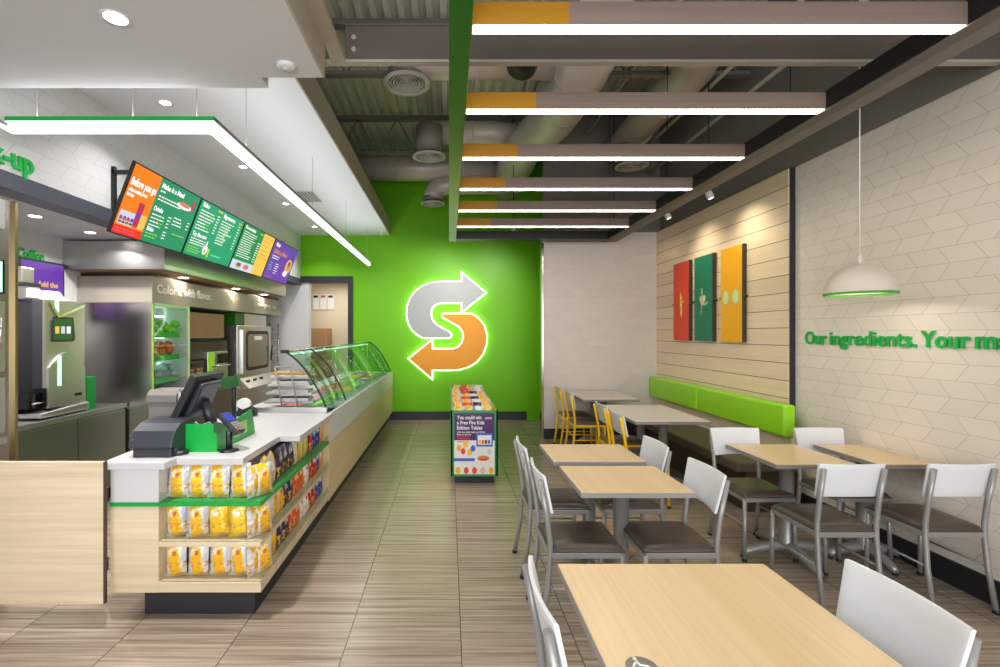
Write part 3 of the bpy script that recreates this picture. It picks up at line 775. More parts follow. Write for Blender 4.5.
def bars(t, y0, u0, v_list, w, m_, h=.022, name='small_print', jitter=.3):
    mb = MB()
    for v in v_list:
        ww = w * (1 - jitter * random.random()); u = u0
        f = lambda u: y0 + .012 + u * (BW - .024)
        g = lambda v: .02 + v * .96
        while u < u0 + ww:
            l = .02 + .03 * random.random()
            mb.quad(spt(f(u), g(v), .004), spt(f(min(u + l, u0 + ww)), g(v), .004), spt(f(min(u + l, u0 + ww)), g(v + h), .004), spt(f(u), g(v + h), .004)); u += l + .008
    mb.build(name, m_, t)
def stext(t, y0, u, v, s, body, m_, w=None):
    text('menu_words', body, s, frame_mtx(spt(y0 + .012 + u * (BW - .024), .02 + v * .96, .0035), (0, 1, 0), UP), m_, depth=.0008, bold=s * .025, parent=t, fitw=w)
def sblob(t, y0, cu, cv, ru, rv, m_, d=.0045, name='picture'):
    vs = []
    for q in range(20):
        an = 2 * PI * q / 20; vs.append(spt(y0 + .012 + (cu + ru * math.cos(an)) * (BW - .024), .02 + (cv + rv * math.sin(an)) * .96, d))
    mb = MB(); mb.add(vs, [tuple(range(20))]); return mb.build(name, m_, t)
def rng(a, n, s): return [a - s * i for i in range(n)]
t, y0, _ = menu(0, 'menu screen with orange left third and green right, nearest the camera')
sq(t, y0, 0, .36, .12, 1, 'scr_orange', .002, 'screen'); sq(t, y0, 0, .36, 0, .12, 'scr_red', .002, 'screen'); sq(t, y0, .36, 1, 0, 1, 'scr_green', .002, 'screen')
stext(t, y0, .02, .71, .085, 'Before you go', 'scr_white', .30)
stext(t, y0, .02, .62, .04, 'add something sweet', 'scr_white', .22); stext(t, y0, .02, .55, .04, 'for later', 'scr_white', .08)
sq(t, y0, .02, .2, .14, .34, 'scr_pale', .003, 'picture'); bars(t, y0, .03, [.16, .2], .15, 'scr_food', .03, 'picture', .1)
sq(t, y0, .2, .27, .16, .52, 'scr_magenta', .003, 'picture'); sq(t, y0, .21, .26, .3, .36, 'scr_blue', .0036, 'picture')
sq(t, y0, .27, .35, .14, .36, 'scr_yellow', .003, 'picture'); bars(t, y0, .02, [.03, .07], .28, 'scr_pink', .015)
stext(t, y0, .39, .86, .06, 'Make it a Meal', 'scr_white', .32); bars(t, y0, .39, [.80], .1, 'scr_white'); bars(t, y0, .39, [.72, .67], .4, 'scr_white', .018)
stext(t, y0, .39, .50, .055, 'Drinks', 'scr_white', .12); bars(t, y0, .39, rng(.43, 4, .055), .2, 'scr_white', .018, jitter=.5); bars(t, y0, .5, rng(.43, 4, .055), .09, 'scr_lime', .018)
bars(t, y0, .62, rng(.47, 4, .055), .05, 'scr_white', .018); bars(t, y0, .7, rng(.50, 3, .055), .16, 'scr_white', .018); bars(t, y0, .93, rng(.5, 3, .055), .04, 'scr_white', .018)
stext(t, y0, .39, .18, .05, 'Sides', 'scr_white', .09); bars(t, y0, .39, rng(.13, 2, .05), .2, 'scr_lime', .018); bars(t, y0, .62, rng(.22, 3, .05), .05, 'scr_white', .018); bars(t, y0, .75, [.24], .22, 'scr_lime', .018)
sblob(t, y0, .79, .74, .12, .05, 'scr_white'); sblob(t, y0, .78, .77, .09, .035, 'scr_food', .005); sblob(t, y0, .80, .745, .08, .015, 'scr_pink', .0055); sq(t, y0, .9, .94, .7, .9, 'scr_magenta', .003, 'picture')
for q in range(4): sblob(t, y0, .045 + .045 * q, .235, .018, .03, ('scr_magenta', 'scr_blue')[q % 2], .004); sblob(t, y0, .045 + .045 * q, .175, .018, .02, 'scr_dgreen', .004)
t, y0, _ = menu(1, 'all green menu screen, second from the camera')
sq(t, y0, 0, 1, 0, 1, 'scr_green2', .002, 'screen')
stext(t, y0, .04, .9, .06, 'Sides', 'scr_white', .12); bars(t, y0, .04, rng(.82, 7, .055), .32, 'scr_white', .02, jitter=.6); bars(t, y0, .2, rng(.82, 7, .055), .1, 'scr_lime', .018)
bars(t, y0, .38, rng(.84, 7, .055), .07, 'scr_white', .02); bars(t, y0, .36, [.93], .13, 'scr_yellow', .035)
stext(t, y0, .5, .88, .06, 'Signatures', 'scr_white', .26); bars(t, y0, .5, rng(.8, 9, .055), .32, 'scr_white', .018, jitter=.5); bars(t, y0, .62, rng(.72, 6, .055), .1, 'scr_lime', .016)
bars(t, y0, .9, rng(.84, 9, .06), .05, 'scr_white', .02); bars(t, y0, .88, [.9], .1, 'scr_yellow', .03)
stext(t, y0, .04, .36, .06, 'Try the new', 'scr_white', .26); bars(t, y0, .04, rng(.3, 3, .045), .3, 'scr_white', .016); bars(t, y0, .04, rng(.15, 3, .045), .26, 'scr_lime', .016)
sblob(t, y0, .37, .17, .05, .09, 'scr_white', .003); sblob(t, y0, .37, .27, .015, .08, 'scr_white', .003); sblob(t, y0, .37, .15, .022, .035, 'scr_food', .0036); sq(t, y0, .43, .47, .05, .22, 'scr_lime', .003, 'picture')
bars(t, y0, .52, [.1], .32, 'scr_teal', .035)
t, y0, _ = menu(2, 'menu screen half green and half yellow, third from the camera')
sq(t, y0, 0, .62, .2, 1, 'scr_green3', .002, 'screen'); sq(t, y0, .62, 1, 0, 1, 'scr_yellow', .002, 'screen'); sq(t, y0, 0, .62, 0, .2, 'scr_pale', .002, 'screen')
stext(t, y0, .04, .9, .055, 'Favourites', 'scr_white', .28); bars(t, y0, .04, rng(.83, 12, .05), .42, 'scr_white', .016, jitter=.25); bars(t, y0, .52, rng(.7, 9, .055), .08, 'scr_white', .02)
bars(t, y0, .5, [.92], .12, 'scr_yellow', .03)
bars(t, y0, .66, [.9, .82, .72, .6, .5, .42], .3, 'scr_food', .016); sblob(t, y0, .2, .1, .08, .06, 'scr_food'); sblob(t, y0, .2, .12, .05, .03, 'scr_dgreen', .005); sblob(t, y0, .42, .1, .08, .06, 'scr_pink'); sblob(t, y0, .42, .12, .04, .03, 'scr_food', .005)
t, y0, _ = menu(3, 'purple menu screen nearest the lime wall')
sq(t, y0, 0, 1, 0, 1, 'scr_purple', .002, 'screen')
stext(t, y0, .08, .86, .07, 'Kids', 'scr_white', .14); stext(t, y0, .08, .68, .09, 'Build a Meal', 'scr_food', .5); bars(t, y0, .08, [.6, .54], .3, 'scr_white', .02)
bars(t, y0, .08, rng(.42, 4, .06), .12, 'scr_teal', .018); bars(t, y0, .3, rng(.42, 5, .06), .16, 'scr_white', .018); bars(t, y0, .08, [.06], .24, 'scr_pink', .016)
sblob(t, y0, .83, .48, .13, .2, 'scr_yellow'); sblob(t, y0, .84, .50, .09, .14, 'scr_food', .005); sblob(t, y0, .82, .55, .04, .06, 'scr_dgreen', .0055); sblob(t, y0, .78, .26, .09, .08, 'scr_white', .005)
t = thing('mounting_bracket', 'black metal bracket with cable behind nearest menu screen', 'bracket', (-2.72, 3.6, 2.5))
mb = MB(); mb.box(-2.745, -2.72, 3.86, 3.89, 2.45, 2.96); mb.box(-2.745, -2.42, 3.86, 3.89, 2.90, 2.93); mb.build('frame', 'black', t)
MB().tube([(-2.72, 3.85, 2.52), (-2.70, 3.80, 2.45), (-2.66, 3.82, 2.42), (-2.62, 3.86, 2.46)], .006, 6).build('cable', 'black', t)
# ================================================================ ORDER COUNTER WITH SNACK SHELVES
t = thing('order_counter', 'maple and white order counter with snack shelves wrapping round its front corner', 'counter', (-1.5, 2.6, 0))
flat = lambda u, v, d: (u, v, d)
Lp = [(-1.605, 2.625), (-1.04, 2.625), (-1.04, 4.12), (-1.25, 4.12), (-1.25, 2.88), (-1.605, 2.88)]
MB().prism(Lp, flat, .168, .225).build('shelf', 'maple_counter', t, bevel=.002)
MB().prism(Lp, flat, .420, .445).build('shelf', 'maple_counter', t, bevel=.002)
mb = MB(); mb.prism(Lp, flat, .645, .667); mb.box(-1.872, -1.605, 2.62, 2.66, .645, .667)
mb.build('green_shelf', 'green_trim', t, label='green shelf band')
B(-1.87, -1.605, 2.625, 4.12, .168, .645).build('left_panel', 'maple_counter', t)
B(-1.87, -1.605, 2.625, 4.12, .667, .86).build('upper_left_panel', 'white_panel', t, label='white panel')
mb = B(-1.605, -1.25, 2.88, 4.12, .168, .86); mb.build('back_panel', 'white_panel', t)
B(-1.86, -1.04, 4.12, 4.15, .15, .86).build('end_panel', 'maple_side', t)
mb = B(-1.735, -1.11, 2.71, 4.15, 0, .168); mb.build('toe_kick', 'black_trim', t, label='black toe kick')
ct = [(-1.885, 2.577), (-1.545, 2.577), (-1.53, 2.67), (-1.158, 2.67), (-1.158, 3.25), (-1.02, 3.25), (-1.02, 4.15), (-1.9, 4.15), (-1.9, 2.79)]
MB().prism(ct, flat, .86, .90).build('countertop', 'white_solid', t, bevel=.003, label='white worktop')
for z in (.225, .445, .667):
    mb = MB(); mb.box(-1.60, -1.042, 2.628, 2.632, z, z + .055); mb.box(-1.046, -1.042, 2.632, 4.115, z, z + .055)
    mb.build('acrylic_lip', 'clear_acrylic', t)

t = thing('prep_counter', 'long white and maple food counter running back to lime wall', 'counter', (-1.5, 6, 0))
B(-1.075, -1.04, 4.15, YB - .02, .648, .90).build('white_fascia', 'white_panel', t, bevel=.002, label='white upper panel')
B(-1.075, -1.045, 4.15, 6.36, .15, .64).build('front_panel', 'maple_side', t, bevel=.002)
B(-1.075, -1.045, 6.365, YB - .02, .15, .64).build('front_panel', 'maple_side', t, bevel=.002)
B(-1.86, -1.11, 4.15, YB - .02, 0, .15).build('toe_kick', 'black_trim', t)
B(-1.88, -1.08, 4.15, YB - .02, .15, .84).build('carcass', 'steel', t)
mb = MB(); mb.box(-1.90, -1.66, 4.28, YB - .02, .86, .90); mb.box(-1.18, -1.06, 4.28, YB - .02, .86, .90); mb.box(-1.90, -1.06, 4.15, 4.5, .86, .90)
mb.build('worktop', 'white_solid', t)
B(-1.69, -1.08, 4.19, 4.25, .90, .945).build('end_ledge', 'steel', t, bevel=.003)

prof = [(-1.08, .905), (-1.115, 1.0), (-1.16, 1.09), (-1.21, 1.18), (-1.27, 1.27), (-1.335, 1.345), (-1.395, 1.40), (-1.45, 1.436), (-1.49, 1.446)]
t = thing('sneeze_guard', 'curved clear glass guard with thin dark ribs over the food counter', 'sneeze guard', (-1.1, 4.22, .9))
for (a, b) in ((4.225, 4.965), (4.975, 6.2), (6.21, 7.45), (7.46, 8.74)):
    mb = MB(); mb.smooth = True
    vs = []; fs = []
    for (x, z) in prof: vs += [(x, a, z), (x, b, z)]
    for k in range(len(prof) - 1): fs.append((2 * k, 2 * k + 1, 2 * k + 3, 2 * k + 2))
    mb.add(vs, fs).build('glass_panel', 'guard_glass', t, solid=.004)
for y, r in ((4.22, .009), (4.97, .008), (8.745, .008)):
    MB().tube([(x, y, z) for x, z in prof[:-1]], r, 8).build('rib', 'black_trim', t)
B(-1.49, -1.43, 4.20, 4.25, 1.425, 1.455).build('corner_bracket', 'black', t)
MB().tube([(-1.45, 4.22, 1.44), (-1.45, 8.745, 1.44)], .008, 8).build('top_rail', 'chrome', t)
B(-1.49, -1.465, 4.4, 8.6, 1.40, 1.415).build('light_tube', 'guard_glow', t, label='glowing light tube')
for y in (6.2, 8.6):
    MB().tube([(-1.48, y, .9), (-1.48, y, 1.44)], .01, 8).build('post', 'chrome', t)

t = thing('tray_rack', 'steel wire rack of tilted trays at the near end of glass guard', 'rack', (-1.5, 4.35, .9))
for k, z in enumerate((.95, 1.03, 1.11, 1.19)):
    B(-1.72 + .02 * k, -1.26 - .015 * k, 4.40, 4.66, z, z + .022).build('tray', 'steel', t, bevel=.004)
    B(-1.66, -1.32, 4.44, 4.62, z + .022, z + .045).build('tray_contents', ('paper', 'steel', 'paper', 'bread')[k], t)
for dx in (0, .14):
    MB().tube([(-1.60 + dx, 4.36, 1.29), (-1.52 + dx, 4.34, .91)], .008, 8).build('upright', 'edge_grey', t)
MB().tube([(-1.60, 4.36, 1.29), (-1.46, 4.36, 1.29)], .008, 8).build('handle', 'edge_grey', t)
fills = ['lettuce', 'tomato', 'lettuce', 'onion', 'art_yellow', 'tomato', 'lettuce', 'bread', 'onion', 'lettuce', 'tomato', 'art_yellow', 'lettuce', 'onion']
fname = {'lettuce': 'shredded lettuce', 'tomato': 'sliced tomato', 'onion': 'pink onion', 'art_yellow': 'yellow cheese', 'bread': 'brown toppings'}
ordn = ['first', 'second', 'third', 'fourth', 'fifth', 'sixth', 'seventh', 'eighth', 'ninth', 'tenth', 'eleventh', 'twelfth', 'thirteenth', 'fourteenth']
n = 0
for j in range(7):
    for i in range(2):
        y = 4.58 + .59 * j; x = -1.30 - .24 * i
        f = fills[n]
        t = thing('food_pan', 'steel pan of %s in the %s row, %s along from the near end' % (fname[f], ('customer side', 'staff side')[i], ordn[j]), 'food pan', (x, y, .84), 'steel food pans under the glass guard')
        mb = MB(); mb.box(x - .11, x + .11, y, y + .012, .842, .905); mb.box(x - .11, x + .11, y + .528, y + .54, .842, .905)
        mb.box(x - .11, x - .1, y + .012, y + .528, .842, .905); mb.box(x + .1, x + .11, y + .012, y + .528, .842, .905); mb.build('pan', 'steel', t)
        mb = MB(); mb.smooth = True
        rr = random.Random(n)
        hh = [[rr.uniform(0, .03) for _ in range(13)] for _ in range(13)]
        mb.grid(lambda u, v: (x - .1 + .2 * u, y + .014 + .512 * v, .872 + hh[int(u * 12 + .5)][int(v * 12 + .5)]), 12, 12)
        mb.build('filling', f, t, kind='stuff'); n += 1

# ================================================================ THINGS ON THE COUNTER
t = thing('receipt_printer', 'dark grey curved printer on front left of the white counter', 'printer', (-1.66, 2.68, .9))
sec = [(2.72, .9), (2.92, .9), (2.93, 1.0), (2.92, 1.09), (2.84, 1.092), (2.76, 1.08), (2.70, 1.045), (2.665, .99), (2.66, .955), (2.70, .95)]
MB().prism(sec, lambda u, v, d: (d, u, v), -1.80, -1.555).build('cover', 'dark_plastic', t, bevel=.008, seg=3)
B(-1.785, -1.57, 2.68, 2.9, .9, .95).build('base', 'dark_plastic', t, bevel=.006)
B(-1.775, -1.58, 2.675, 2.69, .948, .955).build('slot', 'black', t)
MB().tube([(-1.78, 2.672, 1.0), (-1.78, 2.666, 1.0)], .005, 10).build('button', 'chrome', t)
t = thing('cash_drawer_box', 'tall grey metal box standing behind the curved printer', 'metal box', (-1.78, 2.98, .9))
B(-1.88, -1.70, 2.97, 3.12, .9, 1.17).build('body', 'box_grey', t, bevel=.003)
MB().prism([(2.955, 1.17), (3.13, 1.17), (3.13, 1.245), (2.99, 1.245), (2.955, 1.215)], lambda u, v, d: (d, u, v), -1.885, -1.70).build('lid', 'box_grey', t, bevel=.003)
B(-1.70, -1.68, 2.97, 3.12, .9, 1.24).build('side_column', 'steel_warm', t, bevel=.003)
t = thing('register_monitor', 'black till monitor seen from behind, leaning over the green box', 'monitor', (-1.55, 3.1, .9))
ax = Vector((.42, 0, .9)).normalized(); nrm = Vector((.9, 0, -.42)).normalized()
c = Vector((-1.62, 3.06, 1.19))
MB().obox(c, nrm * .022, (0, .185, 0), ax * .17).build('screen_housing', 'black', t, bevel=.008)
MB().obox(c + nrm * .035 + ax * .01, nrm * .02, (0, .12, 0), ax * .12).build('rear_cover', 'dark_plastic', t, bevel=.012, seg=3)
MB().obox(c - nrm * .0225, nrm * .001, (0, .15, 0), ax * .135).build('display', 'black_gloss', t)
MB().tube([c + nrm * .05, (-1.55, 3.08, 1.06), (-1.53, 3.10, .93)], [.03, .035, .04], 12).build('stand_arm', 'dark_plastic', t)
B(-1.585, -1.42, 3.03, 3.23, .9, .935).build('stand_base', 'dark_plastic', t, bevel=.008)
t = thing('register_screen_box', 'bright green open box shielding till equipment on the counter', 'green box', (-1.48, 2.81, .9))
B(-1.605, -1.37, 2.805, 2.813, .9, 1.065).build('front_panel', 'green_plastic', t, bevel=.001)
MB().prism([(3.0, .9), (3.36, .9), (3.30, 1.075), (3.0, 1.04)], lambda u, v, d: (d, u, v), -1.378, -1.37).build('side_panel', 'green_plastic', t)
MB().prism([(2.813, .9), (3.0, .9), (3.0, 1.04), (2.813, 1.065)], lambda u, v, d: (d, u, v), -1.378, -1.37).build('side_panel', 'green_plastic', t)
B(-1.3695, -1.3685, 3.03, 3.22, .935, 1.02).build('sticker', 'art_pale', t, label='pale green sticker')
B(-1.605, -1.597, 2.813, 2.93, .9, 1.065).build('left_panel', 'green_plastic', t)
t = thing('cable_bundle', 'tangle of black cables inside the green till box', 'cables', (-1.5, 2.9, .9))
rr = random.Random(3)
for k in range(5):
    pts = [(-1.57 + .16 * (q / 4) + rr.uniform(-.01, .01), 2.87 + rr.uniform(-.03, .03), 1.03 + .035 * math.sin(q * 1.4 + k)) for q in range(5)]
    MB().tube(pts, .005, 6).build('cable', 'black' if k % 2 else 'edge_grey', t)
t = thing('card_reader', 'black card payment terminal on a round-footed stand beside green box', 'card reader', (-1.31, 2.83, .9))
MB().lathe([(.0005, 0), (.055, 0), (.055, .008), (.03, .014), (.0005, .014)], (-1.31, 2.83, .9), 32).build('foot', 'black', t)
MB().tube([(-1.31, 2.83, .91), (-1.31, 2.83, 1.02)], .018, 14).build('pole', 'black', t)
c = Vector((-1.305, 2.85, 1.06)); u = Vector((.72, -.25, -.6)).normalized(); s_ = Vector((.3, .95, 0)).normalized(); nn = u.cross(s_).normalized()
if nn.z < 0: nn = -nn
MB().obox(c, u * .085, s_ * .038, nn * .018).build('terminal_body', 'dark_plastic', t, bevel=.008)
MB().obox(c + nn * .0185 - u * .04, u * .03, s_ * .030, nn * .001).build('screen', 'scr_blue', t, label='blue lit screen')
for i in range(4):
    for j in range(3):
        MB().obox(c + nn * .019 + u * (.012 + .018 * i) + s_ * (-.02 + .02 * j), u * .006, s_ * .007, nn * .002).build('key', 'paper_red' if (i == 3 and j == 0) else 'edge_grey', t)
MB().obox((-1.365, 2.80, 1.045), (.02, 0, 0), (0, .006, 0), (0, 0, .03)).build('side_badge', 'scr_dgreen', t, label='green badge')
t = thing('door_puck', 'low black oval holder lying in front of the green box', 'holder', (-1.57, 2.745, .9))
MB().lathe([(.0005, 0), (.055, 0), (.058, .012), (.05, .024), (.02, .028), (.0005, .024)], (-1.575, 2.755, .9), 28, sx=1.1, sy=.75).build('body', 'black', t)
t = thing('tape_dispenser', 'black tape dispenser with a white roll on the far counter', 'tape dispenser', (-1.73, 4.05, .9))
MB().prism([(-1.82, .9), (-1.64, .9), (-1.63, .94), (-1.68, .985), (-1.74, .96), (-1.8, .99), (-1.83, .95)], lambda u, v, d: (u, d, v), 4.0, 4.07).build('body', 'black', t, bevel=.006)
MB().tube([(-1.74, 4.005, .995), (-1.74, 4.06, .995)], .055, 24).build('roll', 'paper', t, label='white roll')
MB().tube([(-1.80, 3.995, .965), (-1.80, 4.0, .965)], .022, 16).build('round_label', 'scr_teal', t)
t = thing('customer_display', 'dark green sign plate on a black pole behind the till', 'display pole', (-1.58, 3.5, .9))
MB().tube([(-1.585, 3.5, .9), (-1.585, 3.5, 1.26)], .017, 12).build('pole', 'black', t)
B(-1.62, -1.55, 3.46, 3.54, .9, .912).build('foot', 'black', t)
MB().obox((-1.60, 3.48, 1.245), (.068, 0, .012), (0, .012, 0), (-.008, 0, .042)).build('sign_plate', 'scr_dgreen', t, bevel=.004)

# ================================================================ SWING GATE
t = thing('counter_gate', 'plain maple swing gate closing the staff gap left of counter', 'gate', (-2.3, 2.57, .147))
B(-2.76, -1.858, 2.552, 2.572, .147, .91).build('door_leaf', 'maple_counter', t, bevel=.001)
B(-1.858, -1.85, 2.552, 2.572, .147, .91).build('dark_edge', 'brown_dark', t, label='dark brown edge')
for z in (.3, .68):
    MB().tube([(-1.879, 2.61, z), (-1.879, 2.61, z + .07)], .008, 8).build('hinge', 'black', t)

# ================================================================ COFFEE COUNTER, MACHINE, CABINETS
t = thing('steel_base_cabinets', 'row of low stainless steel cabinets under the coffee machine', 'cabinet', (-3.4, 3.6, 0))
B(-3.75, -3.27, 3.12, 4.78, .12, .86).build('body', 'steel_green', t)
for (a, b) in ((3.13, 3.50), (3.51, 4.16), (4.17, 4.77)):
    B(-3.27, -3.25, a, b, .14, .84).build('door', 'steel_green', t, bevel=.002)
B(-3.75, -3.24, 3.12, 4.78, .86, .90).build('worktop', 'steel', t, bevel=.002)
B(-3.73, -3.32, 3.14, 4.78, 0, .12).build('toe_kick', 'black', t)
t = thing('coffee_machine', 'large silver coffee machine with green touchscreen and curved front panel', 'coffee machine', (-3.5, 4.1, .9))
B(-3.72, -3.34, 3.93, 4.30, .97, 1.87).build('body', 'black', t, bevel=.006)
mb = B(-3.34, -3.315, 3.90, 4.32, 1.15, 1.88); mb.box(-3.34, -3.315, 4.08, 4.32, .97, 1.15)
mb.build('front_panel', 'steel_warm', t, bevel=.002)
B(-3.42, -3.34, 3.90, 3.93, 1.15, 1.88).build('side_trim', 'dark_plastic', t)
fx = lambda u, v, d: (-3.315 + d, u, v)
arch = [(3.91, .985)] + [(3.91 + .39 * k / 12, 1.22 + .22 * math.sin(PI * (.15 + .75 * k / 12))) for k in range(13)] + [(4.31, .985)]
MB().prism([p for p in arch if True], fx, 0, .022).build('curved_cowl', 'steel', t, bevel=.003)
MB().prism([(3.93, 1.855), (4.02, 1.73), (4.31, 1.84), (4.31, 1.865), (4.03, 1.755), (3.95, 1.87)], fx, 0, .012).build('upper_swoosh', 'chrome', t)
MB().prism([(3.955, 1.53), (4.18, 1.53), (4.20, 1.55), (4.18, 1.74), (3.975, 1.74), (3.955, 1.71)], fx, 0, .01).build('screen_frame', 'dark_plastic', t)
B(-3.305, -3.303, 3.97, 4.165, 1.545, 1.725).build('touchscreen', 'scr_dgreen', t, label='green touchscreen')
for k in range(3):
    B(-3.303, -3.302, 3.985 + .06 * k, 4.025 + .06 * k, 1.60, 1.66).build('screen_icon', ('scr_yellow', 'scr_pale', 'scr_white')[k], t)
B(-3.315, -3.308, 4.0, 4.03, 1.78, 1.88).build('light_strip', 'teal_glow', t)
B(-3.293, -3.288, 4.0, 4.03, 1.16, 1.41).build('light_strip', 'teal_glow', t)
MB().prism([(3.80, .99), (4.06, .99), (4.06, 1.16), (3.99, 1.16), (3.99, 1.11), (3.80, 1.11)], lambda u, v, d: (d, u, v), -3.6, -3.36).build('brew_bay', 'black_gloss', t)
MB().tube([(-3.36, 3.82, 1.03), (-3.33, 3.95, 1.035)], .008, 8).build('nozzle_bar', 'chrome', t)
MB().prism([(3.80, .915), (4.32, .915), (4.32, .985), (4.1, .975), (3.80, .955)], lambda u, v, d: (d, u, v), -3.66, -3.27).build('drip_tray', 'steel', t, bevel=.012, seg=3)
B(-3.6, -3.35, 3.85, 4.28, .90, .915).build('feet', 'rubber', t)
text('maker_letters', 'COFFEE', .035, frame_mtx((-3.292, 4.17, 1.05), (0, 1, 0), (0, 0, 1)), 'black', .001, .0005, t) if False else B(-3.2935, -3.292, 4.18, 4.26, 1.05, 1.075).build('name_badge', 'black', t)
t = thing('lid_dispenser', 'grey and white lid dispenser standing on top of coffee machine', 'dispenser', (-3.5, 4.0, 1.88))
B(-3.7, -3.46, 3.88, 4.02, 1.88, 1.99).build('lower_bin', 'steel', t, bevel=.01)
B(-3.7, -3.46, 3.88, 4.03, 1.99, 2.02).build('middle_shelf', 'black', t)
B(-3.7, -3.49, 3.88, 4.00, 2.02, 2.15).build('upper_bin', 'steel_warm', t, bevel=.01)
for k in range(2):
    B(-3.46, -3.445, 3.89 + .065 * k, 3.94 + .065 * k, 1.90, 1.97).build('bin_front', 'paper', t)
t = thing('paper_cup_box', 'white slanted box on coffee machine before the purple screen', 'box', (-3.55, 4.2, 1.88))
MB().prism([(4.05, 1.885), (4.26, 1.885), (4.17, 1.965), (4.05, 1.965)], lambda u, v, d: (d, u, v), -3.62, -3.42).build('box', 'paper', t)
t = thing('coffee_menu_screen', 'purple menu screen on kitchen wall under the Coffee sign', 'menu screen', (-3.75, 4.3, 1.75))
B(-3.755, -3.725, 4.12, 4.60, 1.75, 2.27).build('bezel', 'black', t)
B(-3.725, -3.723, 4.135, 4.585, 1.77, 2.25).build('screen', 'scr_purple', t)
text('menu_words', 'Add the', .07, frame_mtx((-3.722, 4.30, 2.03), (0, 1, 0), (0, 0, 1)), 'scr_yellow', .001, .001, t, fitw=.22)
B(-3.722, -3.721, 4.38, 4.48, 1.90, 1.96).build('picture', 'scr_yellow', t)
t = thing('green_caddy', 'small bright green upright holder right of the coffee machine', 'holder', (-3.35, 4.37, .9))
MB().prism([(4.34, .9), (4.45, .9), (4.46, 1.2), (4.33, 1.2)], lambda u, v, d: (d, u, v), -3.42, -3.31).build('holder', 'green_plastic', t, bevel=.005)
t = thing('tall_steel_cabinet', 'tall stainless steel cabinet with gold-toned edge at far left of picture', 'cabinet', (-3.1, 2.7, 0))
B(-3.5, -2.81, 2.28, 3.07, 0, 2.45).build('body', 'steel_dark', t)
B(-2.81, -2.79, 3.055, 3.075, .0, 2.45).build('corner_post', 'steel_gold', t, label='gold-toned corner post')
B(-2.81, -2.795, 2.3, 2.99, 2.26, 2.44).build('top_panel', 'steel', t)
B(-2.81, -2.797, 2.3, 2.99, 1.85, 2.06).build('window', 'black_gloss', t); B(-2.797, -2.793, 2.955, 2.97, 1.86, 2.05).build('light_strip', 'teal_glow', t)
B(-2.81, -2.792, 2.3, 2.99, 1.36, 1.80).build('door', 'steel', t, bevel=.004); B(-2.81, -2.792, 2.3, 2.99, .98, 1.32).build('door', 'steel', t, bevel=.004)
MB().tube([(-2.785, 2.95, 1.5), (-2.785, 2.95, 1.7)], .008, 8).build('handle', 'chrome', t)
B(-2.81, -2.78, 2.3, 2.99, .91, .95).build('ledge', 'steel', t)

# ================================================================ KITCHEN WALL UNIT
YF, XS, YE = 4.8, -3.0, 8.5
t = thing('extractor_hood', 'long stainless steel hood fascia hanging under the menu boards', 'extractor hood', (-3.2, 6, 2.23))
B(-3.76, -2.93, 4.62, 8.06, 2.23, 2.50).build('hood_body', 'steel', t)
B(-2.93, -2.77, 4.62, 8.06, 2.23, 2.50).build('hood_front', 'steel', t)
B(-3.7, -2.80, 4.64, 8.04, 2.222, 2.23).build('underside', 'tan_wall', t, label='brown underside')
for y in (5.3, 6.6, 7.6):
    MB().lathe([(.0005, 0), (.05, 0), (.05, .004), (.0005, .004)], (-2.96, y, 2.218), 20).build('hood_lamp', 'lamp_disc', t)
    area('hood_lamp_light', (-2.96, y, 2.214), .1, 0, 2.5, (1, .85, .66), disk=True)
t = thing('slogan_fascia', 'grey-beige fascia band with white slogan above refrigerator and oven', 'fascia', (-3.2, 6, 1.91))
B(-3.76, XS, YF, YE, 1.913, 2.18).build('band', 'band_beige', t, bevel=.003)
text('slogan', 'Color it with flavor.', .13, frame_mtx((XS + .003, 4.88, 2.02), (0, 1, 0), (0, 0, 1)), 'paper', .003, .0025, t, fitw=1.12)
text('slogan', 'Crave your sub', .10, frame_mtx((XS + .003, 7.30, 2.02), (0, 1, 0), (0, 0, 1)), 'sign_white', .003, .001, t, fitw=.95)
struct(B(-3.76, XS - .05, YF + .05, YE, 2.18, 2.22), 'gap_shade_filler', 'brown_dark')  # dark brown filler paints the shade of the gap below the hood
t = thing('display_refrigerator', 'tall steel refrigerator with lit glass side of vegetables and tomatoes', 'refrigerator', (-3.4, 4.8, 0))
B(-3.76, XS, YF, YF + .04, 0, 1.913).build('near_side', 'steel_dark', t, bevel=.002)
B(-3.76, -3.35, YF + .04, 5.5, 0, 1.913).build('back_panel', 'white_panel', t); B(-3.35, XS, 5.46, 5.5, 0, 1.913).build('far_side', 'white_panel', t)
B(-3.5, XS, YF + .04, 5.46, 1.88, 1.913).build('top_panel', 'steel', t); B(-3.5, XS, YF + .04, 5.46, 0, .82).build('base', 'steel', t)
SH = (1.585, 1.345, 1.105)
for z in SH:
    B(-3.5, XS - .02, YF + .04, 5.46, z, z + .02).build('shelf', 'steel', t)
    B(XS - .02, XS - .01, YF + .05, 5.30, z - .03, z + .025).build('shelf_edge', 'green_trim', t, label='green shelf edge')
    B(-3.3, -3.25, YF + .08, 5.42, z + .2, z + .215).build('light_tube', 'case_glow', t)
B(XS - .008, XS - .003, YF + .04, 5.46, .82, 1.88).build('glass_door', 'clear_acrylic', t)
mb = MB(); mb.box(XS - .01, XS + .004, YF + .005, YF + .02, .82, 1.9); mb.box(XS - .01, XS + .004, 5.47, 5.485, .82, 1.9); mb.build('green_frame', 'lime_vinyl', t, label='green edge strips')
rr = random.Random(5)
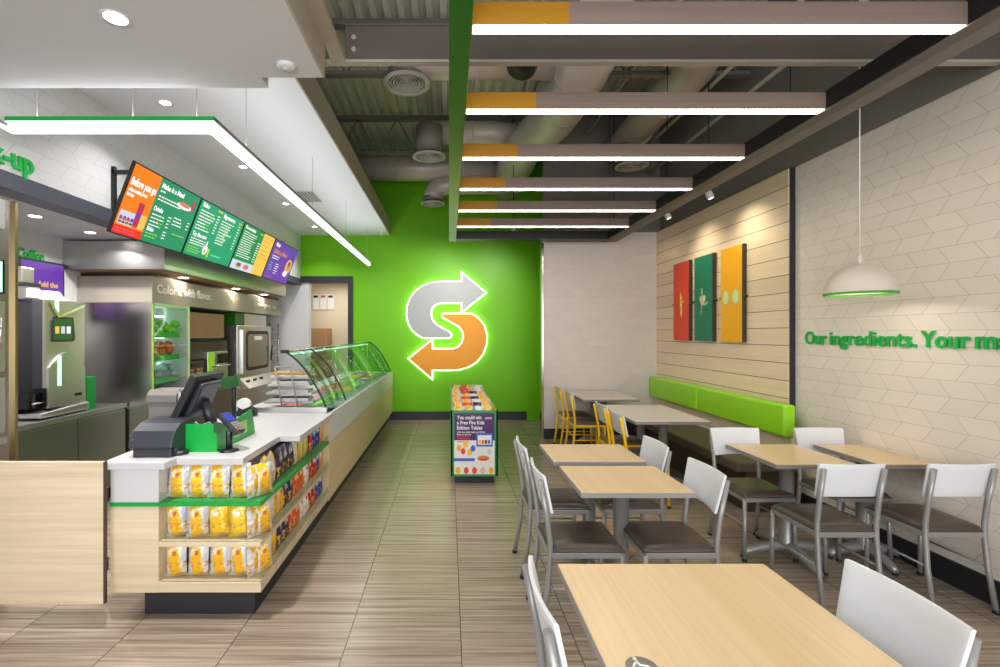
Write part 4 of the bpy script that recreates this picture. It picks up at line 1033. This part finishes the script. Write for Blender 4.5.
for z, m_, nm, lab in ((SH[0] + .02, 'lettuce', 'lettuce', 'leafy green lettuce heap on top refrigerator shelf'), (SH[1] + .02, 'tomato', 'tomatoes', 'red tomatoes heaped on the middle refrigerator shelf'), (SH[2] + .02, 'ice', 'bagged_produce', 'clear bags of pale produce on the lowest refrigerator shelf')):
    mb = MB(); mb.smooth = True
    for k in range(60 if nm != 'bagged_produce' else 30):
        r = rr.uniform(.03, .042); cx = rr.uniform(-3.28, XS - .07); cy = rr.uniform(YF + .09, 5.40); cz = z + r * .9 + rr.choice((0, .03, .06, .08))
        ph = [(r * math.sin(PI * q / 6) * rr.uniform(.85, 1.15) + .0005, -r * math.cos(PI * q / 6)) for q in range(7)]
        mb.lathe(ph, (cx, cy, cz), 9)
    tag(mb.build(nm, m_), lab, 'vegetables', kind='stuff')
# alcove with toaster and speed oven
struct(B(-3.76, -3.72, 5.5, 6.8, .0, 1.913), 'wall_kitchen_alcove', 'tan_wall')
t = thing('alcove_shelf', 'dark steel worktop inside the kitchen alcove', 'worktop', (-3.4, 6.1, .84))
B(-3.72, -3.02, 5.5, 6.8, .80, .86).build('worktop', 'steel_dark', t); B(-3.70, -3.06, 5.52, 6.78, 0, .80).build('cabinet', 'steel_dark', t)
t = thing('upper_oven_box', 'brown and beige steel oven box filling top of the alcove', 'oven', (-3.4, 6.1, 1.5))
B(-3.7, -3.10, 5.6, 6.55, 1.54, 1.86).build('upper_body', 'tan_wall', t, bevel=.004); B(-3.7, -3.12, 5.6, 6.55, 1.51, 1.53).build('ledge', 'black', t)
B(-3.7, -3.13, 5.6, 6.7, 1.28, 1.50).build('lower_body', 'brown_dark', t)
t = thing('toaster_oven', 'dark brown louvred toaster in alcove beside refrigerator', 'toaster', (-3.3, 5.8, .86))
B(-3.65, -3.10, 5.56, 6.02, .86, 1.26).build('body', 'brown_dark', t, bevel=.005)
for c0 in (5.62, 5.82):
    for k in range(6):
        B(-3.10, -3.09, c0, c0 + .14, .92 + .045 * k, .945 + .045 * k).build('louvre', 'tan_wall', t)
B(-3.10, -3.085, 5.7, 5.88, 1.2, 1.23).build('handle', 'black', t)
t = thing('speed_oven', 'compact steel oven with green side, right of the brown toaster', 'oven', (-3.3, 6.3, .86))
B(-3.65, -3.08, 6.07, 6.62, .87, 1.36).build('body', 'steel', t, bevel=.005)
B(-3.08, -3.07, 6.07, 6.22, .88, 1.35).build('side_strip', 'lime_vinyl', t, label='green strip')
B(-3.08, -3.068, 6.3, 6.6, 1.2, 1.33).build('control_panel', 'black_gloss', t); MB().tube([(-3.05, 6.12, 1.17), (-3.05, 6.6, 1.17)], .01, 8).build('handle', 'chrome', t)
t = thing('proofer_oven', 'tall steel bread oven with rounded glass door', 'oven', (-3.3, 7.4, 0))
B(-3.7, -3.05, 6.84, 8.14, 0, 1.72).build('body', 'steel', t, bevel=.006)
fx = lambda u, v, d: (-3.05 + d, u, v)
def rrect(a, b, c, d, r, n=5):
    out = []
    for cx, cy, a0 in ((b - r, c + r, -PI / 2), (b - r, d - r, 0), (a + r, d - r, PI / 2), (a + r, c + r, PI)):
        for q in range(n + 1): out.append((cx + r * math.cos(a0 + PI / 2 * q / n), cy + r * math.sin(a0 + PI / 2 * q / n)))
    return out
MB().prism(rrect(6.98, 8.06, .98, 1.68, .03), fx, 0, .025).build('door', 'steel', t)
MB().prism(rrect(7.08, 7.95, 1.04, 1.64, .08), fx, .025, .032).build('window_gasket', 'black', t)
MB().prism(rrect(7.13, 7.90, 1.09, 1.59, .06), fx, .032, .034).build('window_glass', 'steel_dark', t)
B(-3.012, -3.01, 7.35, 7.65, 1.50, 1.56).build('label', 'paper', t, label='small paper label')
MB().tube([(-3.0, 8.0, 1.15), (-2.98, 8.0, 1.4)], .014, 8).build('handle', 'black', t)
MB().prism([(.80, -3.05), (.95, -3.05), (.80, -2.90)], lambda u, v, d: (v, d, u), 6.9, 8.1).build('control_panel', 'steel_warm', t)
for k in range(3):
    B(-2.99, -2.975, 7.0 + .25 * k, 7.1 + .25 * k, .86, .91).build('control_knob', 'black', t)
t = thing('exhaust_box', 'green-tinted steel exhaust box on top of the tall bread oven', 'exhaust box', (-3.3, 7.3, 1.72))
B(-3.7, -3.08, 6.84, 7.15, 1.72, 1.9).build('green_section', 'lime_fascia', t); B(-3.7, -3.08, 7.15, 8.0, 1.72, 1.9).build('steel_section', 'steel', t)
t = thing('bread_rack', 'narrow steel rack of baked bread loaves beside the oven', 'rack', (-3.3, 8.4, .8))
for x in (-3.6, -3.1):
    for y in (8.22, 8.62): MB().tube([(x, y, 0), (x, y, 1.78)], .012, 6).build('upright', 'steel_dark', t)
for k in range(7): B(-3.6, -3.1, 8.22, 8.62, .78 + .14 * k, .79 + .14 * k).build('shelf', 'steel', t)
for k in range(7):
    mb = MB(); mb.smooth = True
    mb.lathe([(.001, 0), (.05, .01), (.06, .04), (.04, .07), (.001, .08)], (-3.2, 8.42, .79 + .14 * k), 12, sx=1.3, sy=2.6)
    tag(mb.build('bread_loaf', 'bread'), 'golden bread loaf on the %s rack shelf, counted from the bottom' % ordn[k], 'bread', 'bread loaves on the rack')
# back room seen through the doorway
t = thing('notice_board', 'board of white and red notices seen through kitchen doorway', 'notices', (-3.0, 10.88, 2.4))
for k in range(3):
    B(-3.12 + .17 * k, -2.97 + .17 * k, 10.87, 10.89, 2.15, 2.5).build('notice', 'paper', t)
    B(-3.1 + .17 * k, -3.0 + .17 * k, 10.865, 10.87, 2.42, 2.47).build('notice_heading', ('black', 'paper_red', 'black')[k], t)
t = thing('wall_cord', 'dark cord dangling down the back room wall', 'cord', (-3.2, 10.85, 1.3))
MB().tube([(-3.22, 10.87, 2.5), (-3.2, 10.87, 2.2), (-3.23, 10.87, 1.9), (-3.18, 10.87, 1.55), (-3.14, 10.87, 1.35)], .022, 6).build('cord', 'brown_dark', t)
t = thing('wall_shelf_strip', 'narrow column of small notices in the back room', 'notices', (-2.2, 10.88, 1.4))
for k in range(5):
    B(-2.3, -2.24, 10.87, 10.89, 1.4 + .15 * k, 1.5 + .15 * k).build('notice', ('brown_dark', 'tan_wall')[k % 2], t)
for x, z, lab in ((-2.9, 0, 'brown cardboard box stack left of back room doorway'),):
    t = thing('cardboard_box', lab, 'box', (x, 10.4, 0))
    for k in range(4): B(-3.05, -2.65, 10.3, 10.75, .43 * k, .43 * k + .42).build('carton', 'cardboard', t, bevel=.003)

# ================================================================ SNACK BAGS
def bag_mesh(w_, h_, d_):
    mb = MB(); mb.smooth = True
    nu, nv = 10, 12
    def P(u, v, s):
        a = abs(2 * u - 1); z = h_ * v
        e = min(v, 1 - v) / .10; e = min(1, max(0, e)); 
        th = d_ / 2 * (1 - a ** 2.6) * math.sin(PI * min(1, max(0, v))) ** .45 * e ** .5
        x = w_ * (u - .5) * (1 - .07 * math.sin(PI * v))
        wob = .003 * math.sin(9 * u + 5 * v) * (1 - e) + .0035 * math.sin(14 * u + 11 * v) * math.sin(9 * v + 3 * u)
        return (x, s * (th + .0006) + wob, z)
    mb.grid(lambda u, v: P(u, v, -1), nu, nv); mb.grid(lambda u, v: P(1 - u, v, 1), nu, nv)
    return mb
KINDS = {
 'yellow': ((242, 182, 34), (208, 208, 210), (214, 120, 60), 'yellow and silver snack bag'),
 'gold': ((244, 198, 40), (238, 190, 30), (250, 250, 250), 'plain golden yellow snack bag'),
 'dark': ((52, 32, 60), (60, 50, 70), (220, 200, 220), 'dark purple snack bag'),
 'olive': ((176, 190, 80), (190, 200, 110), (240, 240, 220), 'pale green snack bag'),
 'orange': ((222, 84, 22), (214, 80, 24), (250, 220, 60), 'orange snack bag'),
 'white': ((236, 232, 226), (232, 228, 224), (210, 30, 40), 'white and red snack bag'),
 'red': ((198, 22, 30), (190, 20, 28), (250, 250, 250), 'bright red snack bag'),
 'blue': ((20, 60, 160), (24, 66, 170), (250, 250, 250), 'deep blue snack bag'),
 'tan': ((230, 160, 90), (222, 150, 80), (250, 250, 250), 'light orange snack bag'),
}
PROTO = {}
for k, (a, b, c_, lab) in KINDS.items():
    bag_mat('bag_' + k, a, b, c_, 0)
    PROTO[k] = bag_mesh(.128, .186, .055)
SHARED = {}
def bag(kind, loc, rz, label, group, tilt=0.0, scale=1.0, roll=0.0, sz=1.0):
    if kind not in SHARED:
        o = PROTO[kind].build('snack_bag', 'bag_' + kind); SHARED[kind] = o
    else:
        o = SHARED[kind].copy(); COL.objects.link(o)
    o.name = 'snack_bag'
    o.location = loc; o.rotation_mode = 'XYZ'
    o.rotation_euler = (tilt, roll, rz); o.scale = (scale, 1, sz)
    return tag(o, label, 'snack bag', group)
rr = random.Random(11)
shelves = ((.669, 'top'), (.447, 'middle'), (.227, 'bottom'))
for z, nm in shelves:
    for k in range(4):
        kd = 'yellow' if not (nm == 'middle' and k >= 2) else 'gold'
        bag(kd, (-1.548 + .119 * k, 2.70 + rr.uniform(-.008, .008), z), rr.uniform(-.12, .12),
            '%s, %s from the left on the front %s shelf' % (KINDS[kd][3], ordn[k], nm), 'snack bags on the counter front', tilt=-.10, roll=rr.uniform(-.09, .09), sz=1.03, scale=.97)
    for k in range(2):
        bag('yellow', (-1.105 + .03 * k - (.0), 2.715 + .03 * k, z), (1.2, .95)[k],
            'yellow and silver snack bag turned edge-on at the %s shelf corner, %s' % (nm, ('left one', 'right one')[k]), 'snack bags at the shelf corner', tilt=-.05, roll=.0, sz=.97)
    seq = ['yellow', 'yellow', 'yellow', 'dark', 'dark', 'olive' if nm == 'top' else 'orange', 'olive' if nm == 'top' else 'orange', 'white', 'red', 'red', 'blue', 'tan']
    if nm == 'bottom': seq = ['yellow', 'gold', 'dark', 'dark', 'orange', 'orange', 'white', 'white', 'red', 'red', 'blue', 'blue']
    if nm == 'top': seq = ['yellow', 'yellow', 'dark', 'dark', 'dark', 'yellow', 'olive', 'olive', 'red', 'blue', 'blue', 'tan']
    for k, kd in enumerate(seq):
        bag(kd, (-1.098 + rr.uniform(-.006, .006), 2.86 + .107 * k, z), PI / 2 + rr.uniform(-.15, .3),
            '%s, %s from the corner on the aisle side %s shelf' % (KINDS[kd][3], ordn[k], nm), 'snack bags on the counter side', tilt=-.08, roll=rr.uniform(-.07, .07), sz=1.03, scale=.97)

# ================================================================ QUEUE KIOSK
kx0, kx1, ky0, ky1 = .02, .52, 5.05, 7.6
t = thing('snack_kiosk', 'low green snack bin with a purple tablet poster standing in the aisle', 'display bin', (.27, 5.1, 0))
B(kx0 + .04, kx1 - .04, ky0 + .04, ky1 - .1, 0, .08).build('toe_kick', 'black', t)
mb = MB(); mb.box(kx0, kx0 + .02, ky0, ky1, .08, .78); mb.box(kx1 - .02, kx1, ky0, ky1, .08, .78); mb.box(kx0, kx1, ky1 - .02, ky1, .08, .78); mb.box(kx0, kx1, ky0, ky0 + .02, .08, .78)
mb.build('bin_walls', 'green_trim', t, bevel=.002)
B(kx0 + .02, kx1 - .02, ky0 + .02, ky1 - .02, .56, .58).build('tray_floor', 'yellow_paint', t)
mb = MB(); mb.box(kx0 + .0205, kx0 + .024, ky0 + .03, ky1 - .03, .58, .782); mb.box(kx1 - .024, kx1 - .0205, ky0 + .03, ky1 - .03, .58, .782); mb.build('liner', 'yellow_paint', t, label='yellow inner liner')
px0, px1, pz0, pz1 = kx0 + .035, kx1 - .035, .105, .755
yb = ky0 - .004
B(px0, px1, yb, ky0, pz0 + .36, pz1).build('poster_purple', 'purple_print', t, label='purple poster top')
B(px0, px1, yb, ky0, pz0, pz0 + .36).build('poster_white', 'paper', t, label='white poster bottom')
pt = lambda body, x, z, w, s, m_='paper': text('poster_words', body, s, frame_mtx((x, yb - .0012, z), (1, 0, 0), (0, 0, 1)), m_, .0008, s * .02, t, fitw=w)
pt('You could win', px0 + .03, .69, .26, .055); pt('NOW', px0 + .33, .69, .07, .03)
pt('a Free Fire Kids', px0 + .03, .635, .29, .055); pt('Edition Tablet', px0 + .03, .58, .27, .055)
pt('with any kids meal and drink', px0 + .03, .545, .30, .025); pt('See in store', px0 + .03, .52, .15, .025)
for k in range(4): B(px0 + .03, px0 + .16 + .01 * (k % 3), yb - .002, yb, .50 - .018 * k, .508 - .018 * k).build('small_print', 'paper_red', t)
B(px0 + .235, px0 + .41, yb - .004, yb, .40, .54).build('tablet_picture', 'blue_print', t); B(px0 + .25, px0 + .395, yb - .005, yb - .004, .42, .52).build('tablet_screen_picture', 'paper', t)
for k in range(4): B(px0 + .262 + .032 * k, px0 + .286 + .032 * k, yb - .006, yb - .005, .43, .47).build('tablet_icon', ('art_yellow', 'tomato', 'brown_dark', 'blue_print')[k], t)
def pblob(cx, cz, rx, rz, m_, nm, d=.002):
    pts = [(cx + rx * math.cos(2 * PI * q / 18), cz + rz * math.sin(2 * PI * q / 18)) for q in range(18)]
    MB().prism(pts, lambda u, v, dd: (u, yb - dd, v), 0, d).build(nm, m_, t)
for k, (cx, cz, m_) in enumerate(((.05, .385, 'art_yellow'), (.12, .42, 'art_gold'), (.095, .35, 'tomato'), (.165, .34, 'art_yellow'), (.20, .38, 'blue_print'))):
    pblob(px0 + cx, cz, .025, .034, m_, 'poster_shape', .002 + .0005 * k)
B(px0, px0 + .22, yb - .003, yb, .245, .275).build('poster_ribbon', 'blue_print', t)
pblob(px0 + .31, .275, .065, .028, 'bread', 'sandwich_picture'); pblob(px0 + .31, .265, .06, .012, 'tomato', 'sandwich_picture', .003); pblob(px0 + .375, .345, .02, .03, 'ice', 'bottle_picture')
for k in range(5): pblob(px0 + .04 + .088 * k, .145, .026, .036, ('art_yellow', 'tomato', 'art_red', 'art_pink', 'art_yellow')[k], 'poster_shape')
n = 0
for j in range(9):
    for i in range(4):
        kd = ('yellow', 'yellow', 'white', 'yellow', 'orange', 'dark')[(j * 3 + i) % 6] if j < 6 else ('yellow', 'orange', 'yellow', 'white')[i]
        bag(kd, (kx0 + .082 + .112 * i + rr.uniform(-.01, .01), ky0 + .13 + .27 * j + rr.uniform(-.02, .02), .585), rr.uniform(-.3, .3),
            '%s in the aisle bin, %s row from the front, %s' % (KINDS[kd][3], ordn[j], ('leftmost', 'inner left', 'inner right', 'rightmost')[i]), 'snack bags in the aisle bin', tilt=-.25, sz=1.2, scale=.92)

# ================================================================ TABLES
def foot_arm(mb, c, d, r, h=.0):
    d = Vector(d)
    pts = []
    for q in range(9):
        s = q / 8
        pts.append(Vector(c) + d * (.03 + (r - .03) * s) + Vector((0, 0, .085 - .055 * s ** 2.2)))
    mb.tube(pts, [.034] * 5 + [.032, .03, .026, .018], 10)
def pedestal(t, x, y, H, r=.28, col=.045):
    MB().lathe([(col + .015, .08), (col, .1), (col, H - .05), (col + .02, H - .045), (col + .02, H - .04)], (x, y, 0), 24).build('column', 'frame_grey', t)
    for d in ((1, 0, 0), (-1, 0, 0), (0, 1, 0), (0, -1, 0)):
        mb = MB(); foot_arm(mb, (x, y, 0), d, r); a = mb.build('foot_arm', 'frame_grey', t)
        e = Vector((x, y, 0)) + Vector(d) * (r - .01)
        MB().lathe([(.0005, 0), (.016, 0), (.018, .012), (.0005, .02)], (e.x, e.y, 0), 12).build('glide', 'rubber', a)
    B(x - .14, x + .14, y - .02, y + .02, H - .05, H - .03).build('top_bracket', 'frame_grey', t)
    B(x - .02, x + .02, y - .14, y + .14, H - .05, H - .03).build('top_bracket', 'frame_grey', t)
def table(x0, x1, y0, y1, lab, top='maple_top', cols=None, H=.74, group='tables in the dining area', r=.27):
    t = thing('dining_table', lab, 'table', ((x0 + x1) / 2, (y0 + y1) / 2, 0), group)
    B(x0 + .003, x1 - .003, y0 + .003, y1 - .003, H - .003, H).build('tabletop', top, t)
    B(x0, x1, y0, y1, H - .032, H - .003).build('edge_band', 'edge_grey', t, bevel=.003, label='grey table edge')
    for (cx, cy) in (cols or [((x0 + x1) / 2, (y0 + y1) / 2)]): pedestal(t, cx, cy, H, r)
    return t
table(.715, 1.335, 2.57, 3.09, 'small square maple table in the middle, directly behind the large front table')
table(.702, 1.327, 3.19, 3.69, 'small maple table furthest back in the middle pair')
t = table(.404, 1.177, .85, 1.776, 'largest maple table with round grey access sticker, nearest the camera', cols=[(.79, 1.38)], r=.25)
mb = MB(); mb.lathe([(.0005, .001), (.041, .001), (.041, .0016), (.0005, .0016)], (.497, 1.222, .74), 32); a = mb.build('access_sticker', 'edge_grey', t, label='grey round access sticker')
mb = MB(); mb.tube([(.497 + .022 * math.cos(q), 1.218 + .022 * math.sin(q), .7425) for q in [PI * (.62 + 1.35 * k / 14) for k in range(15)]], .003, 6)
mb.tube([(.490, 1.248, .7425), (.494, 1.228, .7425), (.511, 1.224, .7425), (.522, 1.206, .7425)], .003, 6)
mb.lathe([(.0005, 0), (.005, 0), (.005, .003), (.0005, .003)], (.489, 1.253, .7415), 12); mb.build('wheelchair_symbol', 'paper', t, label='white wheelchair symbol')
table(2.15, 2.685, 3.118, 3.69, 'maple table between the right-hand chairs, left of the wall table', r=.32)
table(2.83, 3.20, 3.118, 3.69, 'pale lit maple table touching the tiled wall', cols=[(2.95, 3.38)], r=.25)
table(1.82, 2.56, 4.64, 5.73, 'long cream table with two yellow chairs, nearer the camera by the bench', 'white_top', [(2.22, 4.93), (2.2, 5.45)], r=.24)
table(1.745, 2.49, 6.20, 7.17, 'cream table in the far corner by the back wall', 'white_top', [(2.1, 6.45), (2.1, 6.92)], r=.22)

# ================================================================ CHAIRS
def make_chair(frame, label, loc, rz, group):
    t = thing('dining_chair', label, 'chair', (0, 0, 0), group)
    hw = .172
    for s in (-1, 1):
        MB().tube([(s * (hw + .008), -.245, 0), (s * (hw + .003), -.205, .24), (s * hw, -.19, .42), (s * hw, -.19, .50), (s * hw, -.205, .62), (s * (hw + .002), -.243, .825)], .0145, 12).build('rear_post', frame, t)
        lg = MB().tube([(s * (hw + .008), .195, 0), (s * hw, .185, .43)], .0135, 12).build('leg', frame, t)
        for (yy, xx) in ((-.245, hw + .008), (.195, hw + .008)):
            MB().lathe([(.0005, 0), (.017, 0), (.017, .02), (.0005, .022)], (s * xx, yy, 0), 10).build('foot_cap', 'rubber', t)
        MB().tube([(s * (hw + .004), -.205, .25), (s * (hw + .004), .19, .25)], .007, 8).build('stretcher', frame, t)
    mb = MB(); mb.box(-hw, hw, .175, .200, .415, .445); mb.box(-hw, hw, -.2, -.178, .415, .445); mb.box(-hw - .012, -hw + .012, -.19, .19, .415, .445); mb.box(hw - .012, hw + .012, -.19, .19, .415, .445)
    mb.build('seat_frame', frame, t, bevel=.003)
    if frame == 'yellow_paint':
        MB().tube([(-hw, .19, .30), (hw, .19, .30)], .007, 8).build('stretcher', frame, t)
        MB().tube([(-hw, -.20, .30), (hw, -.20, .30)], .007, 8).build('stretcher', frame, t)
    mb = MB(); mb.smooth = True
    def top(u, v):
        x = (u - .5) * 2; y = (v - .5) * 2
        k = (1 - abs(x) ** 6) * (1 - abs(y) ** 6)
        return (x * .185 * (1 - .05 * (1 - v)), .005 + y * .198, .452 + .032 * max(0, k) ** .35 + .006 * (1 - x * x) * (1 - y * y))
    mb.grid(top, 20, 20)
    mb.grid(lambda u, v: ((u - .5) * 2 * .185 * (1 - .05 * (1 - v)), .005 + (v - .5) * .396, .445), 20, 20)
    mb.v  # top and underside meet in the side band
    ring = []
    for k in range(80):
        pass
    per = [(i, 0) for i in range(20)] + [(20, j) for j in range(20)] + [(20 - i, 20) for i in range(20)] + [(0, 20 - j) for j in range(20)]
    for a, b in zip(per, per[1:] + per[:1]):
        ia = a[1] * 21 + a[0]; ib = b[1] * 21 + b[0]
        mb.f.append((ia, ib, ib + 441, ia + 441)); mb.mi.append(0); mb.sm.append(True)
    mb.build('seat', 'seat_vinyl', t)
    mb = MB(); mb.smooth = True
    def back(u, v, o):
        x = (u - .5) * 2; wdt = .192 - .014 * (1 - v)
        return (x * wdt, -.192 - .045 * v - .022 * (1 - x * x) + o + .012, .655 + .198 * v - .006 * x * x * (1 - v))
    nu, nv = 14, 5
    mb.grid(lambda u, v: back(u, v, .007), nu, nv); mb.grid(lambda u, v: back(u, v, -.007), nu, nv)
    off = (nu + 1) * (nv + 1)
    per = [(i, 0) for i in range(nu)] + [(nu, j) for j in range(nv)] + [(nu - i, nv) for i in range(nu)] + [(0, nv - j) for j in range(nv)]
    for a, b in zip(per, per[1:] + per[:1]):
        ia = a[1] * (nu + 1) + a[0]; ib = b[1] * (nu + 1) + b[0]
        mb.f.append((ia, ib, ib + off, ia + off)); mb.mi.append(0); mb.sm.append(False)
    mb.build('backrest', 'chair_white', t, bevel=.0025)
    t.location = loc; t.rotation_euler = (0, 0, rz)
    return t
GC = 'grey framed chairs with brown seats'
c0 = make_chair('frame_grey', 'grey framed chair seen from behind, left of the two back-turned right-hand chairs', (2.315, 2.955, 0), 0.0, GC)
spots = [((2.945, 2.955, 0), 0.0, 'grey framed chair seen from behind, closest to the tiled wall and baseboard'),
         ((2.255, 3.53, 0), PI, 'white-backed chair facing the camera behind maple table, before the bench end'),
         ((2.92, 3.53, 0), PI, 'white-backed chair facing the camera between green cushion end and pale wall table'),
         ((.725, 2.68, 0), -PI / 2, 'grey framed chair left of middle table, nearer of its two left chairs'),
         ((.725, 3.29, 0), -PI / 2, 'grey framed chair left of the middle pair, further back by the aisle'),
         ((1.225, 2.68, 0), PI / 2, 'white-backed chair at right of middle table, directly behind large front table'),
         ((1.21, 3.30, 0), PI / 2, 'white-backed chair right of the furthest middle table'),
         ((.50, 1.41, 0), -PI / 2, 'chair cut by bottom edge, left of the large front table'),
         ((1.095, 1.385, 0), PI / 2, 'large white-backed chair at bottom right corner beside front table')]
for loc, rz, lab in spots:
    c = copy_tree(c0); c.location = loc; c.rotation_euler = (0, 0, rz); c['label'] = lab
GY = 'yellow framed chairs with white backs'
c1 = make_chair('yellow_paint', 'yellow framed chair at nearer cream table, closest to the camera', (1.82, 4.53, 0), -PI / 2, GY)
for loc, lab in (((1.85, 5.08, 0), 'yellow framed chair at nearer cream table, further one'),
                 ((1.78, 6.17, 0), 'yellow framed chair at far corner table, nearer one'),
                 ((1.77, 6.72, 0), 'yellow framed chair closest to the back wall and chrome trim')):
    c = copy_tree(c1); c.location = loc; c['label'] = lab

# ================================================================ BENCH
t = thing('banquette_bench', 'long wall bench with brown seat and lime green back cushions', 'bench', (2.85, 5.7, 0))
B(2.56, 3.13, 4.22, 7.19, .36, .455).build('seat', 'bench_vinyl', t, bevel=.02, seg=3)
B(2.66, 3.13, 4.26, 7.19, .0, .36).build('base', 'brown_dark', t, bevel=.004)
B(3.10, 3.145, 4.30, 7.19, .455, .655).build('back_panel', 'siding', t)
B(3.02, 3.135, 4.28, 5.795, .655, .955).build('back_cushion', 'lime_vinyl', t, bevel=.03, seg=4, label='lime green cushion')
B(3.02, 3.135, 5.805, 7.19, .655, .955).build('back_cushion', 'lime_vinyl', t, bevel=.03, seg=4, label='lime green cushion')
